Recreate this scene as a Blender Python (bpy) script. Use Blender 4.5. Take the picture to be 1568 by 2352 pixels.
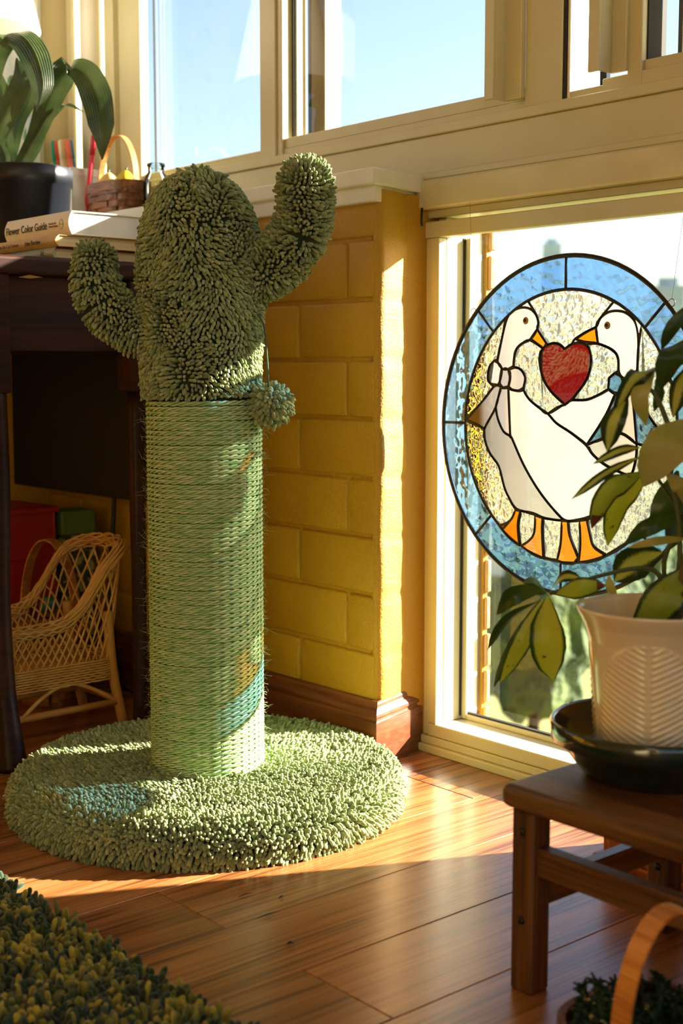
import bpy, bmesh, math, random
import numpy as np
from mathutils import Vector, Matrix
random.seed(7); rng = np.random.default_rng(7)
for o in list(bpy.data.objects): bpy.data.objects.remove(o, do_unlink=True)
scene = bpy.context.scene
COL = scene.collection

# ---------------------------------------------------------------- camera, sky, sun, exposure
cam = bpy.data.cameras.new('camera'); camo = bpy.data.objects.new('camera', cam); COL.objects.link(camo)
cam.sensor_fit = 'VERTICAL'; cam.sensor_height = 36.0; cam.lens = 3080/2352*36
camo.location = (0, 0, 0.6)
camo.rotation_euler = (math.radians(90-6.08), 0, math.radians(139.5-90))
cam.clip_start = 0.05; cam.clip_end = 3000
cam.dof.use_dof = True; cam.dof.focus_distance = 1.78; cam.dof.aperture_fstop = 5.6
scene.camera = camo
SUN_DIR = Vector((-0.485, -1.0, -0.44)).normalized()      # the way the light travels
world = bpy.data.worlds.new('world'); scene.world = world; world.use_nodes = True
wn = world.node_tree; wn.nodes.clear()
sky = wn.nodes.new('ShaderNodeTexSky'); sky.sky_type = 'NISHITA'; sky.sun_disc = False
sky.sun_elevation = math.radians(21.6); sky.sun_rotation = math.atan2(0.485, 1.0)
sky.altitude = 50; sky.air_density = 1.0; sky.dust_density = 1.6; sky.ozone_density = 1.0
wb = wn.nodes.new('ShaderNodeBackground'); wb.inputs['Strength'].default_value = 0.31
wo = wn.nodes.new('ShaderNodeOutputWorld')
wn.links.new(sky.outputs[0], wb.inputs[0]); wn.links.new(wb.outputs[0], wo.inputs[0])
sl = bpy.data.lights.new('sun', 'SUN'); sl.energy = 34.0; sl.angle = math.radians(0.6); sl.color = (1.0, 0.92, 0.79)
so = bpy.data.objects.new('sun', sl); COL.objects.link(so); so.location = (2, 6, 4)
so.rotation_euler = SUN_DIR.to_track_quat('-Z', 'Y').to_euler()
scene.view_settings.view_transform = 'Standard'; scene.view_settings.look = 'None'
scene.view_settings.gamma = 1.0; scene.view_settings.use_curve_mapping = False
scene.view_settings.exposure = 0.0
scene.cycles.max_bounces = 7; scene.cycles.diffuse_bounces = 3; scene.cycles.glossy_bounces = 3; scene.cycles.transmission_bounces = 5; scene.cycles.transparent_max_bounces = 16; scene.cycles.caustics_refractive = False; scene.cycles.caustics_reflective = False

# ---------------------------------------------------------------- helpers
def tag(o, label=None, cat=None, group=None, kind=None):
    if label: o['label'] = label
    if cat: o['category'] = cat
    if group: o['group'] = group
    if kind: o['kind'] = kind
    return o
def empty(name, loc=(0,0,0), rz=0, **k):
    o = bpy.data.objects.new(name, None); COL.objects.link(o); o.location = loc; o.rotation_euler = (0,0,rz)
    o.empty_display_size = 0.02
    return tag(o, **k)
def setp(o, parent):
    o.parent = parent
    return o
def link(name, me, mat=None, parent=None, loc=None, rot=None, **k):
    o = bpy.data.objects.new(name, me); COL.objects.link(o)
    if mat is not None and len(me.materials) == 0: me.materials.append(mat)
    if parent is not None: o.parent = parent
    if loc is not None: o.location = loc
    if rot is not None: o.rotation_euler = rot
    return tag(o, **k)
def finish(bm, smooth=False, name='m'):
    me = bpy.data.meshes.new(name); bm.normal_update(); bm.to_mesh(me); bm.free()
    if smooth: me.polygons.foreach_set('use_smooth', [True]*len(me.polygons))
    return me
def bev_box(bm, x0,x1,y0,y1,z0,z1, b=0.0, seg=1, mat=None):
    r = bmesh.ops.create_cube(bm, size=1)
    vs = r['verts']
    bmesh.ops.scale(bm, vec=(x1-x0,y1-y0,z1-z0), verts=vs)
    bmesh.ops.translate(bm, vec=((x0+x1)/2,(y0+y1)/2,(z0+z1)/2), verts=vs)
    if mat is not None: bmesh.ops.transform(bm, matrix=mat, verts=vs)
    if b > 0:
        es = list({e for v in vs for e in v.link_edges})
        bmesh.ops.bevel(bm, geom=es, offset=b, segments=seg, profile=0.5, affect='EDGES')
def box(name, x0,x1,y0,y1,z0,z1, mat, parent=None, b=0.0015, seg=1, mtx=None, **k):
    bm = bmesh.new(); bev_box(bm, x0,x1,y0,y1,z0,z1,b,seg,mtx)
    return link(name, finish(bm), mat, parent, **k)
def pydata(name, v, f, smooth=True):
    me = bpy.data.meshes.new(name); me.from_pydata([tuple(map(float,p)) for p in v], [], f); me.update()
    if smooth: me.polygons.foreach_set('use_smooth', [True]*len(me.polygons))
    return me
def catmull(P, n=6):
    P = [np.array(p, float) for p in P]
    if len(P) < 3: 
        return [P[0]+(P[-1]-P[0])*t for t in np.linspace(0,1,n+1)]
    Q = [2*P[0]-P[1]]+P+[2*P[-1]-P[-2]]; out = []
    for i in range(1, len(Q)-2):
        for t in np.linspace(0,1,n,endpoint=False):
            a,b,c,d = Q[i-1:i+3]
            out.append(0.5*((2*b)+(-a+c)*t+(2*a-5*b+4*c-d)*t*t+(-a+3*b-3*c+d)*t**3))
    out.append(P[-1]); return out
def interp(vals, n):
    return np.interp(np.linspace(0,1,n), np.linspace(0,1,len(vals)), vals)
def frames(path):
    path = np.array(path, float); T = np.gradient(path, axis=0); T /= np.linalg.norm(T,axis=1)[:,None]+1e-12
    N = np.zeros_like(T); r = np.array([0,0,1.]) if abs(T[0][2])<.9 else np.array([1.,0,0])
    n = r-T[0]*(r@T[0]); n /= np.linalg.norm(n)
    for i in range(len(T)):
        n = n-T[i]*(n@T[i]); n /= np.linalg.norm(n)+1e-12; N[i]=n
    return path, T, N, np.cross(T,N)
def tube_vf(path, rad, sides=8, off=0, closed=False, flat=1.0, cap=True):
    path, T, N, B = frames(path); n=len(path); rad = interp(rad,n) if np.ndim(rad) else np.full(n,rad)
    a = np.linspace(0,2*np.pi,sides,endpoint=False)
    V = (path[:,None]+ (np.cos(a)[None,:,None]*N[:,None]+flat*np.sin(a)[None,:,None]*B[:,None])*rad[:,None,None]).reshape(-1,3)
    F = []
    m = n if closed else n-1
    for i in range(m):
        j=(i+1)%n
        for k in range(sides):
            l=(k+1)%sides; F.append((off+i*sides+k,off+i*sides+l,off+j*sides+l,off+j*sides+k))
    if cap and not closed:
        F.append(tuple(off+k for k in range(sides))[::-1]); F.append(tuple(off+(n-1)*sides+k for k in range(sides)))
    return V, F
class MB:
    def __init__(s): s.v=[]; s.f=[]; s.n=0
    def add(s,V,F):
        s.v.append(np.asarray(V,float).reshape(-1,3)); s.f += [tuple(i+s.n for i in q) for q in F]; s.n += len(s.v[-1]); return s
    def tube(s,path,rad,sides=8,**k): V,F=tube_vf(path,rad,sides,**k); return s.add(V,F)
    def mesh(s,name='m',smooth=True): return pydata(name, np.vstack(s.v), s.f, smooth)
def tube(name,path,rad,mat,parent=None,sides=8,smooth=True,kw={},**k):
    return link(name, MB().tube(path,rad,sides,**kw).mesh(name,smooth), mat, parent, **k)
def lathe_vf(prof, seg=48, c=(0,0,0)):
    V=[];F=[]; n=len(prof)
    for i in range(seg):
        a=2*math.pi*i/seg
        for r,z in prof: V.append((c[0]+r*math.cos(a),c[1]+r*math.sin(a),c[2]+z))
    for i in range(seg):
        j=(i+1)%seg
        for k in range(n-1): F.append((i*n+k,j*n+k,j*n+k+1,i*n+k+1))
    return V,F
def lathe(name,prof,mat,parent=None,seg=48,c=(0,0,0),**k):
    V,F=lathe_vf(prof,seg,c); return link(name,pydata(name,V,F),mat,parent,**k)
def fastmesh(name, V, quads=None, tris=None, smooth=True):
    me = bpy.data.meshes.new(name); V=np.asarray(V,np.float32)
    me.vertices.add(len(V)); me.vertices.foreach_set('co',V.ravel())
    q = np.zeros((0,4),int) if quads is None else quads; t = np.zeros((0,3),int) if tris is None else tris
    me.loops.add(q.size+t.size); me.loops.foreach_set('vertex_index', np.concatenate([q.ravel(),t.ravel()]).astype(np.int32))
    ls = np.concatenate([np.arange(len(q))*4, q.size+np.arange(len(t))*3]).astype(np.int32)
    me.polygons.add(len(ls)); me.polygons.foreach_set('loop_start',ls)
    me.polygons.foreach_set('use_smooth', np.full(len(ls),smooth))
    me.update(calc_edges=True); return me
def rot_about(path_pts, c, rz):
    c=np.array(c); R=np.array([[math.cos(rz),-math.sin(rz),0],[math.sin(rz),math.cos(rz),0],[0,0,1]])
    return [(R@(np.array(p)-c))+c for p in path_pts]
def text_mesh(txt, size, extr=0.0002):
    cu = bpy.data.curves.new('txt','FONT'); cu.body = txt; cu.size = size; cu.extrude = extr
    o = bpy.data.objects.new('txt', cu); COL.objects.link(o)
    dg = bpy.context.evaluated_depsgraph_get(); me = bpy.data.meshes.new_from_object(o.evaluated_get(dg))
    bpy.data.objects.remove(o, do_unlink=True); bpy.data.curves.remove(cu); return me

# ---------------------------------------------------------------- materials
def srgb(r,g,b):
    f=lambda c:(c/255/12.92 if c/255<=.04045 else ((c/255+.055)/1.055)**2.4)
    return (f(r),f(g),f(b),1)
def mat(name, col, rough=.6, spec=.5, metal=0, noise=None, bump=None, col2=None, sheen=0, trans=0, coat=0, sss=None, alpha=None, scale3=None, detail=4, fac=(.35,.65)):
    m=bpy.data.materials.new(name); m.use_nodes=True; nt=m.node_tree; p=nt.nodes['Principled BSDF']
    p.inputs['Base Color'].default_value=col; p.inputs['Roughness'].default_value=rough
    p.inputs['Specular IOR Level'].default_value=spec; p.inputs['Metallic'].default_value=metal
    p.inputs['Sheen Weight'].default_value=sheen; p.inputs['Transmission Weight'].default_value=trans
    p.inputs['Coat Weight'].default_value=coat
    tc=nt.nodes.new('ShaderNodeTexCoord'); mp=nt.nodes.new('ShaderNodeMapping'); nt.links.new(tc.outputs['Object'],mp.inputs[0])
    if scale3: mp.inputs['Scale'].default_value=scale3
    if noise and col2:
        n=nt.nodes.new('ShaderNodeTexNoise'); n.inputs['Scale'].default_value=noise; n.inputs['Detail'].default_value=detail
        nt.links.new(mp.outputs[0],n.inputs[0])
        cr=nt.nodes.new('ShaderNodeValToRGB'); cr.color_ramp.elements[0].color=col; cr.color_ramp.elements[1].color=col2
        cr.color_ramp.elements[0].position=fac[0]; cr.color_ramp.elements[1].position=fac[1]
        nt.links.new(n.outputs[0],cr.inputs[0]); nt.links.new(cr.outputs[0],p.inputs['Base Color'])
    if bump:
        n2=nt.nodes.new('ShaderNodeTexNoise'); n2.inputs['Scale'].default_value=bump[0]; n2.inputs['Detail'].default_value=3
        nt.links.new(mp.outputs[0],n2.inputs[0]); b=nt.nodes.new('ShaderNodeBump'); b.inputs['Strength'].default_value=bump[1]; b.inputs['Distance'].default_value=bump[2]
        nt.links.new(n2.outputs[0],b.inputs['Height']); nt.links.new(b.outputs[0],p.inputs['Normal'])
    return m
def rnd_mat(name, cols, rough=.8, sheen=.3, bumps=None, noise=None):
    """colour varied strand by strand through the 'rnd' attribute"""
    m=mat(name, cols[0], rough=rough, sheen=sheen, bump=bumps, spec=.2); nt=m.node_tree; p=nt.nodes['Principled BSDF']
    at=nt.nodes.new('ShaderNodeAttribute'); at.attribute_name='rnd'
    cr=nt.nodes.new('ShaderNodeValToRGB'); cr.color_ramp.elements[0].color=cols[0]; cr.color_ramp.elements[1].color=cols[-1]
    for i,c in enumerate(cols[1:-1]):
        e=cr.color_ramp.elements.new((i+1)/(len(cols)-1)); e.color=c
    nt.links.new(at.outputs['Fac'],cr.inputs[0]); nt.links.new(cr.outputs[0],p.inputs['Base Color'])
    p.inputs['Sheen Roughness'].default_value=.5
    return m
def wood(name, c1, c2, c3, rough=.35, axis='Y', scale=1.0, ring=.5, coat=.0, bump=.15, pore=(9,4), amp=.16, lo=.28):
    m=bpy.data.materials.new(name); m.use_nodes=True; nt=m.node_tree; p=nt.nodes['Principled BSDF']; L=nt.links.new
    tc=nt.nodes.new('ShaderNodeTexCoord'); oi=nt.nodes.new('ShaderNodeObjectInfo')
    ad=nt.nodes.new('ShaderNodeVectorMath'); ad.operation='MULTIPLY_ADD'
    cb=nt.nodes.new('ShaderNodeCombineXYZ'); 
    for i in range(3): L(oi.outputs['Random'],cb.inputs[i])
    L(cb.outputs[0],ad.inputs[0]); ad.inputs[1].default_value=(7.3,5.1,3.7); L(tc.outputs['Object'],ad.inputs[2])
    mp=nt.nodes.new('ShaderNodeMapping'); L(ad.outputs[0],mp.inputs[0])
    s={'X':(1.2,14,14),'Y':(14,1.2,14),'Z':(14,14,1.2)}[axis]; mp.inputs['Scale'].default_value=tuple(q*scale for q in s)
    n1=nt.nodes.new('ShaderNodeTexNoise'); n1.inputs['Scale'].default_value=1.0; n1.inputs['Detail'].default_value=2; n1.inputs['Distortion'].default_value=.3; L(mp.outputs[0],n1.inputs[0])
    mul=nt.nodes.new('ShaderNodeMath'); mul.operation='MULTIPLY'; mul.inputs[1].default_value=26*ring; L(n1.outputs[0],mul.inputs[0])
    sn=nt.nodes.new('ShaderNodeMath'); sn.operation='SINE'; L(mul.outputs[0],sn.inputs[0])
    mp2=nt.nodes.new('ShaderNodeMapping'); L(ad.outputs[0],mp2.inputs[0]); mp2.inputs['Scale'].default_value=tuple(q*scale*(pore[0] if q>2 else pore[1]) for q in s)
    n2=nt.nodes.new('ShaderNodeTexNoise'); n2.inputs['Scale'].default_value=1.0; n2.inputs['Detail'].default_value=3; L(mp2.outputs[0],n2.inputs[0])
    mx=nt.nodes.new('ShaderNodeMath'); mx.operation='MULTIPLY_ADD'; mx.inputs[1].default_value=amp; L(sn.outputs[0],mx.inputs[0]); L(n2.outputs[0],mx.inputs[2])
    cr=nt.nodes.new('ShaderNodeValToRGB'); e=cr.color_ramp.elements; e[0].color=c1; e[1].color=c3; e[0].position=lo; e[1].position=1-lo; k=e.new(.48); k.color=c2
    L(mx.outputs[0],cr.inputs[0])
    hs=nt.nodes.new('ShaderNodeHueSaturation'); L(cr.outputs[0],hs.inputs['Color'])
    mr=nt.nodes.new('ShaderNodeMapRange'); mr.inputs[3].default_value=.82; mr.inputs[4].default_value=1.15; L(oi.outputs['Random'],mr.inputs[0]); L(mr.outputs[0],hs.inputs['Value'])
    L(hs.outputs[0],p.inputs['Base Color']); p.inputs['Roughness'].default_value=rough; p.inputs['Coat Weight'].default_value=coat; p.inputs['Coat Roughness'].default_value=.2
    b=nt.nodes.new('ShaderNodeBump'); b.inputs['Strength'].default_value=bump; b.inputs['Distance'].default_value=.001; L(n2.outputs[0],b.inputs['Height']); L(b.outputs[0],p.inputs['Normal'])
    return m
def glass_mat(name, tint=(1,1,1,1), refl=.06, rough=.0, bump=None, opaque=0.0, opcol=None, tscale=60, direct=.38):
    """thin pane: tinted transparency + mirror reflection (+ milky translucency for opal glass)"""
    m=bpy.data.materials.new(name); m.use_nodes=True; nt=m.node_tree; nt.nodes.clear(); L=nt.links.new
    out=nt.nodes.new('ShaderNodeOutputMaterial'); tr=nt.nodes.new('ShaderNodeBsdfTransparent'); tr.inputs[0].default_value=tint
    gl=nt.nodes.new('ShaderNodeBsdfGlossy'); gl.inputs['Roughness'].default_value=rough+.02
    fr=nt.nodes.new('ShaderNodeFresnel'); fr.inputs['IOR'].default_value=1.45
    mx=nt.nodes.new('ShaderNodeMixShader'); L(fr.outputs[0],mx.inputs[0])
    base=tr
    if bump:
        tc=nt.nodes.new('ShaderNodeTexCoord'); vo=nt.nodes.new('ShaderNodeTexVoronoi'); vo.feature='SMOOTH_F1'; vo.inputs['Scale'].default_value=tscale; vo.inputs['Smoothness'].default_value=.6
        ns=nt.nodes.new('ShaderNodeTexNoise'); ns.inputs['Scale'].default_value=tscale*.6; L(tc.outputs['Object'],ns.inputs[0])
        mxv=nt.nodes.new('ShaderNodeVectorMath'); mxv.operation='MULTIPLY_ADD'; mxv.inputs[1].default_value=(.012,.012,.012); L(ns.outputs['Color'],mxv.inputs[0]); L(tc.outputs['Object'],mxv.inputs[2])
        L(mxv.outputs[0],vo.inputs[0]); bp=nt.nodes.new('ShaderNodeBump'); bp.inputs['Strength'].default_value=1.0; bp.inputs['Distance'].default_value=bump; L(vo.outputs['Distance'],bp.inputs['Height'])
        rf=nt.nodes.new('ShaderNodeBsdfRefraction'); rf.inputs['IOR'].default_value=1.25; rf.inputs['Roughness'].default_value=.08; rf.inputs[0].default_value=tint
        L(bp.outputs[0],rf.inputs['Normal']); L(bp.outputs[0],gl.inputs['Normal'])
        m2=nt.nodes.new('ShaderNodeMixShader'); m2.inputs[0].default_value=1-direct; L(tr.outputs[0],m2.inputs[1]); L(rf.outputs[0],m2.inputs[2]); base=m2
    if opaque>0:
        tl=nt.nodes.new('ShaderNodeBsdfTranslucent'); tl.inputs[0].default_value=opcol or tint
        df=nt.nodes.new('ShaderNodeBsdfDiffuse'); df.inputs[0].default_value=opcol or tint
        ad=nt.nodes.new('ShaderNodeMixShader'); ad.inputs[0].default_value=.25; L(tl.outputs[0],ad.inputs[1]); L(df.outputs[0],ad.inputs[2])
        m3=nt.nodes.new('ShaderNodeMixShader'); m3.inputs[0].default_value=opaque; L(base.outputs[0],m3.inputs[1]); L(ad.outputs[0],m3.inputs[2]); base=m3
    L(base.outputs[0],mx.inputs[1]); L(gl.outputs[0],mx.inputs[2]); L(mx.outputs[0],out.inputs[0])
    return m
K={}
K['paint']=mat('mustard_paint',srgb(198,148,28),rough=.55,noise=6,col2=srgb(188,136,20),bump=(330,.55,.003))
K['mortar']=mat('painted_mortar',srgb(190,138,24),rough=.6,bump=(300,.6,.003))
K['cream']=mat('cream_frame',srgb(216,207,168),rough=.42,noise=5,col2=srgb(206,195,154),bump=(40,.04,.001))
K['plaster']=mat('cream_plaster',srgb(222,211,174),rough=.6,noise=9,col2=srgb(206,193,152),bump=(60,.25,.002))
K['white_paint']=mat('white_gloss_paint',srgb(244,238,224),rough=.4,noise=8,col2=srgb(232,222,202),bump=(70,.12,.002))
K['room_wall']=mat('room_wall_paint',srgb(205,186,140),rough=.8)
K['ceil']=mat('ceiling_paint',srgb(214,206,184),rough=.9)
K['gasket']=mat('dark_gasket',srgb(40,38,34),rough=.8)
K['brush']=mat('navy_pile_seal',srgb(35,42,66),rough=.95,bump=(900,.8,.004))
K['pane']=glass_mat('window_glass',(0.97,0.985,0.98,1))
K['floor']=wood('oak_floor',srgb(104,60,28),srgb(156,98,52),srgb(178,120,72),rough=.30,axis='Y',scale=.8,ring=2.0,coat=.3,bump=.12,pore=(20,4),amp=.10,lo=.30)
K['base_wood']=wood('baseboard_wood',srgb(98,52,26),srgb(122,68,36),srgb(140,82,46),rough=.4,axis='X',scale=1.3,ring=.3,bump=.05)
K['base_wood_y']=wood('baseboard_wood_side',srgb(98,52,26),srgb(122,68,36),srgb(140,82,46),rough=.4,axis='Y',scale=1.3,ring=.3,bump=.05)
K['dark_wood']=wood('dark_stained_wood',srgb(34,15,9),srgb(48,22,12),srgb(62,30,15),rough=.5,axis='Y',scale=1.2,ring=.3,coat=.05,bump=.05)
K['dark_wood'].node_tree.nodes['Principled BSDF'].inputs['Specular IOR Level'].default_value=.2
K['stool_x']=wood('stool_wood_lengthwise',srgb(70,42,20),srgb(98,62,32),srgb(122,82,46),rough=.45,axis='X',scale=1.6,ring=.5,bump=.1)
K['stool_z']=wood('stool_wood_upright',srgb(62,36,18),srgb(88,54,28),srgb(108,70,38),rough=.45,axis='Z',scale=1.6,ring=.5,bump=.1)
K['stool_wood']=wood('stool_wood',srgb(74,42,20),srgb(106,64,32),srgb(132,86,46),rough=.4,axis='Y',scale=1.6,ring=.6,bump=.1)
K['red_wood']=wood('red_brown_wood',srgb(112,44,18),srgb(146,66,28),srgb(166,84,40),rough=.4,axis='Y',scale=2,ring=.6,bump=.1)
K['plush']=rnd_mat('green_chenille',[srgb(120,140,76),srgb(148,164,98),srgb(182,192,130)],rough=.95,sheen=.5,bumps=(1400,.7,.002))
K['plush_back']=mat('green_backing',srgb(44,56,24),rough=.95)  # backing darkened to paint in the shade between strands
K['rope']=mat('green_sisal',srgb(148,194,122),rough=.75,noise=55,col2=srgb(212,224,172),bump=(900,.5,.001),scale3=(1,1,6))
K['fibre']=mat('sisal_fibre',srgb(190,210,150),rough=.7)
K['string']=mat('green_string',srgb(60,90,60),rough=.8)
K['black']=mat('black_panel',srgb(16,15,15),rough=.6)

# ================================================================ THE SETTING
YW=1.336; XC=-1.480; YF=1.45; XJ=-1.523       # block wall face, its corner, window frame face, frame edge
XL=-2.50; XI=-1.4715; XR=-0.935               # left wall, lower window opening
# ---- floor: boards run towards the window
floor=box('floor',XL-.1,2.3,-2.9,1.56,-.06,-.014,K['gasket'],b=0); tag(floor,'oak board floor of the sunny room','floor',kind='structure')
bw=.1335
def plank(x0,y0,y1):
    bm=bmesh.new(); bev_box(bm,-bw/2+.0005,bw/2-.0005,-(y1-y0)/2+.0005,(y1-y0)/2-.0005,-.014,0,.0008)
    link('plank',finish(bm),K['floor'],floor,loc=(x0+bw/2,(y0+y1)/2,0))
for i in range(-11,25):
    x0=-1.140+i*bw
    if x0<XL-.14 or x0>2.2: continue
    j=.809 if i%2 else 1.42-.03*(i%5)      # end joints of alternate rows
    ys=[-2.9, j-2.4, j-1.2, j, 1.56] if i%2 else [-2.9,j-2.5,j-1.25,j,1.56]
    ys=sorted(set(max(-2.9,min(1.56,v)) for v in ys))
    for a,b in zip(ys,ys[1:]):
        if b-a>.03: plank(x0,a,b)
# ---- block wall
wall=box('wall_back',XL-.2,-1.50,YW+.0045,1.54,0,.862,K['mortar'],b=.001); tag(wall,'mustard painted block wall under the window sill','wall',kind='structure')
ch=.0887; bl=.232
bmeshes={}
def block(x0,x1,z0,z1,key):
    g=.0028
    if key not in bmeshes:
        bm=bmesh.new(); L=x1-x0; h=z1-z0
        bev_box(bm,-L/2+g,L/2-g,0,.03,-h/2+g,h/2-g,.0045,3)
        bmeshes[key]=finish(bm,True)
    dy=random.uniform(-.0012,.0012)
    link('block',bmeshes[key],K['paint'],wall,loc=((x0+x1)/2,YW+dy,(z0+z1)/2),rot=(random.uniform(-.012,.012),0,random.uniform(-.004,.004)))
for k in range(-2,8):
    z0=.171+ch*k; z1=z0+ch
    if k==-2: z0=0.0
    if k==7: z1=.862
    off=-1.551 if k%2==0 else -1.667
    xs=[-1.4865]; x=off
    while x>XL: xs.append(x); x-=bl
    xs.append(XL)
    for a,b in zip(xs,xs[1:]):
        if a-b<.01: continue
        block(b,a,z0,z1,(round(a-b,3),round(z1-z0,3)))
# ---- the rounded return of the wall beside the low window
prof=[(-1.497,YW+.004),(-1.490,YW+.0008),(-1.4845,YW+.0025),(-1.4812,YW+.007),(-1.4805,YW+.012)]
for t in np.linspace(.15,1,9): prof.append((-1.4805+(XJ+.004+1.4805)*t+.003*math.sin(t*math.pi), YW+.012+(YF+.004-YW-.012)*t))
V=[];F=[]; zs=np.linspace(0,.862,88)
for z in zs:
    joint=min(abs(((z-.171)/ch+.5)%1-.5)*ch,.02)
    d=.0016*math.exp(-(joint/.004)**2)
    for x,y in prof:
        V.append((x-d+.0008*math.sin(z*41+y*90)+random.uniform(-.0003,.0003),y+random.uniform(-.0003,.0003),z))
n=len(prof)
for i in range(len(zs)-1):
    for k in range(n-1): F.append((i*n+k,i*n+k+1,(i+1)*n+k+1,(i+1)*n+k))
link('return_face',pydata('return',V,F),K['paint'],wall)
# ---- white painted sill cap along the top of the block wall
sill=empty('trim_1',(0,0,0),label='white painted sill cap on the block wall',cat='sill',kind='structure')
def prism_xy(name,poly,z0,z1,m,parent,b=.002,seg=2):
    bm=bmesh.new(); vs=[bm.verts.new((x,y,z0)) for x,y in poly]; f=bm.faces.new(vs)
    r=bmesh.ops.extrude_face_region(bm,geom=[f]); bmesh.ops.translate(bm,vec=(0,0,z1-z0),verts=[v for v in r['geom'] if isinstance(v,bmesh.types.BMVert)])
    bmesh.ops.recalc_face_normals(bm,faces=bm.faces)
    if b: bmesh.ops.bevel(bm,geom=list(bm.edges),offset=b,segments=seg,profile=.5,affect='EDGES')
    return link(name,finish(bm),m,parent)
prism_xy('sill_board',[(XL,1.319),(-1.471,1.319),(-1.498,1.447),(-1.53,1.47),(XL,1.47)],.866,.891,K['white_paint'],sill,.003)
prism_xy('sill_moulding',[(XL,1.327),(-1.4775,1.327),(-1.512,1.447),(-1.55,1.47),(XL,1.47)],.843,.868,K['white_paint'],sill,.002)
# ---- baseboards
bb=empty('baseboard_back',(0,0,0),label='brown stained baseboard under the block wall',cat='baseboard',kind='structure')
def sweep_profile(name,prof,path,m,parent):
    """prof: (offset outward, z); path: [(x,y,nx,ny)]"""
    V=[];F=[];n=len(prof)
    for x,y,nx,ny in path:
        for o,z in prof: V.append((x+nx*o,y+ny*o,z))
    for i in range(len(path)-1):
        for k in range(n-1): F.append((i*n+k,i*n+k+1,(i+1)*n+k+1,(i+1)*n+k))
    F.append(tuple(range(n))); F.append(tuple((len(path)-1)*n+k for k in range(n)))
    return link(name,pydata(name,V,F,False),m,parent)
bprof=[(0,0),(.016,0),(.016,.070),(.013,.072),(.0125,.075),(.014,.078),(.0135,.082),(.010,.087),(.006,.091),(.0055,.096),(.004,.099),(0,.100)]
sweep_profile('board',bprof,[(XL,YW-.001,0,-1),(-1.478,YW-.001,.9,-1)],K['base_wood'],bb)
jn=Vector((.936,.352))
sweep_profile('return_board',bprof,[(-1.478,YW-.001,.9,-1),(XJ+.006,YF+.002,jn.x,jn.y)],K['base_wood_y'],bb)
# ---- low picture window
w2=empty('window_2',(0,0,0),label='low picture window with deep cream frame',cat='window',kind='structure')
def wbox(name,x0,x1,y0,y1,z0,z1,m='cream',b=.0012,par=w2): return box(name,x0,x1,y0,y1,z0,z1,K[m],par,b)
wbox('stile',XJ,-1.4893,YF+.003,1.53,.0243,.7984); wbox('stile',-1.489,XI,YF+.0004,1.467,.0445,.7984); wbox('stile',-1.489,XI,1.4672,1.545,.0445,.8285)
wbox('glazing_bead',XI,-1.462,1.508,1.514,.045,.80,'cream'); wbox('gasket',XI,-1.4702,1.503,1.507,.05,.80,'gasket',0)
wbox('rail',XJ,XR+.05,YF-.012,1.545,.0,.012,'cream'); wbox('rail',XJ,XR+.05,YF-.004,1.53,.0122,.024,'cream')
wbox('sill_rail',-1.489,XR,YF,1.545,.0243,.044,'cream',.0015); wbox('glazing_bead',XI,XR,1.510,1.520,.044,.052)
wbox('gasket',XI,XR,1.515,1.522,.052,.0545,'gasket',0)
wbox('head_rail',XJ,XR+.05,YF,1.466,.7988,.823); wbox('head_rail',XJ,XR+.2,YF+.006,1.545,.829,.841)
wbox('stile',XR,XR+.05,YF+.0006,1.545,.0243,.7984)
wbox('gasket',XI,XR,1.520,1.523,.824,.829,'gasket',0)
link('pane',pydata('pane',[(XI,1.525,.044),(XR,1.525,.044),(XR,1.525,.829),(XI,1.525,.829)],[(0,1,2,3)],False),K['pane'],w2)
# masonry to the right of the low window
wr=box('wall_front',XR+.05,2.3,YF+.002,1.56,0,.842,K['paint'],b=.001); tag(wr,'mustard wall right of the low window','wall',kind='structure')
# ---- plaster band and ledges between the two windows
t2=empty('trim_2',(0,0,0),label='cream band and ledges between upper and lower windows',cat='trim',kind='structure')
def tbox(name,x0,x1,y0,y1,z0,z1,m='cream',b=.0015): return box(name,x0,x1,y0,y1,z0,z1,K[m],t2,b)
tbox('plaster_band',-1.532,2.3,1.436,1.55,.841,.8838,'plaster',.003)
tbox('ledge',-1.532,2.3,1.441,1.55,.8838,.8955,'cream',.002)
tbox('ledge',XL,2.3,1.452,1.55,.8915,.9514,'cream',.002)
# ---- upper window band
w1=empty('window_1',(0,0,0),label='long upper sliding window with cream aluminium frame',cat='window',kind='structure')
def ub(name,x0,x1,y0,y1,z0,z1,m='cream',b=.0012): return box(name,x0,x1,y0,y1,z0,z1,K[m],w1,b)
ZT=1.78
ub('track_rail',XL,.6,1.447,1.55,.9514,.966); ub('track_rail',XL,.6,1.456,1.54,.966,.9765)
ub('head_rail',XL,.6,1.447,1.55,ZT,ZT+.06)
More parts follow.
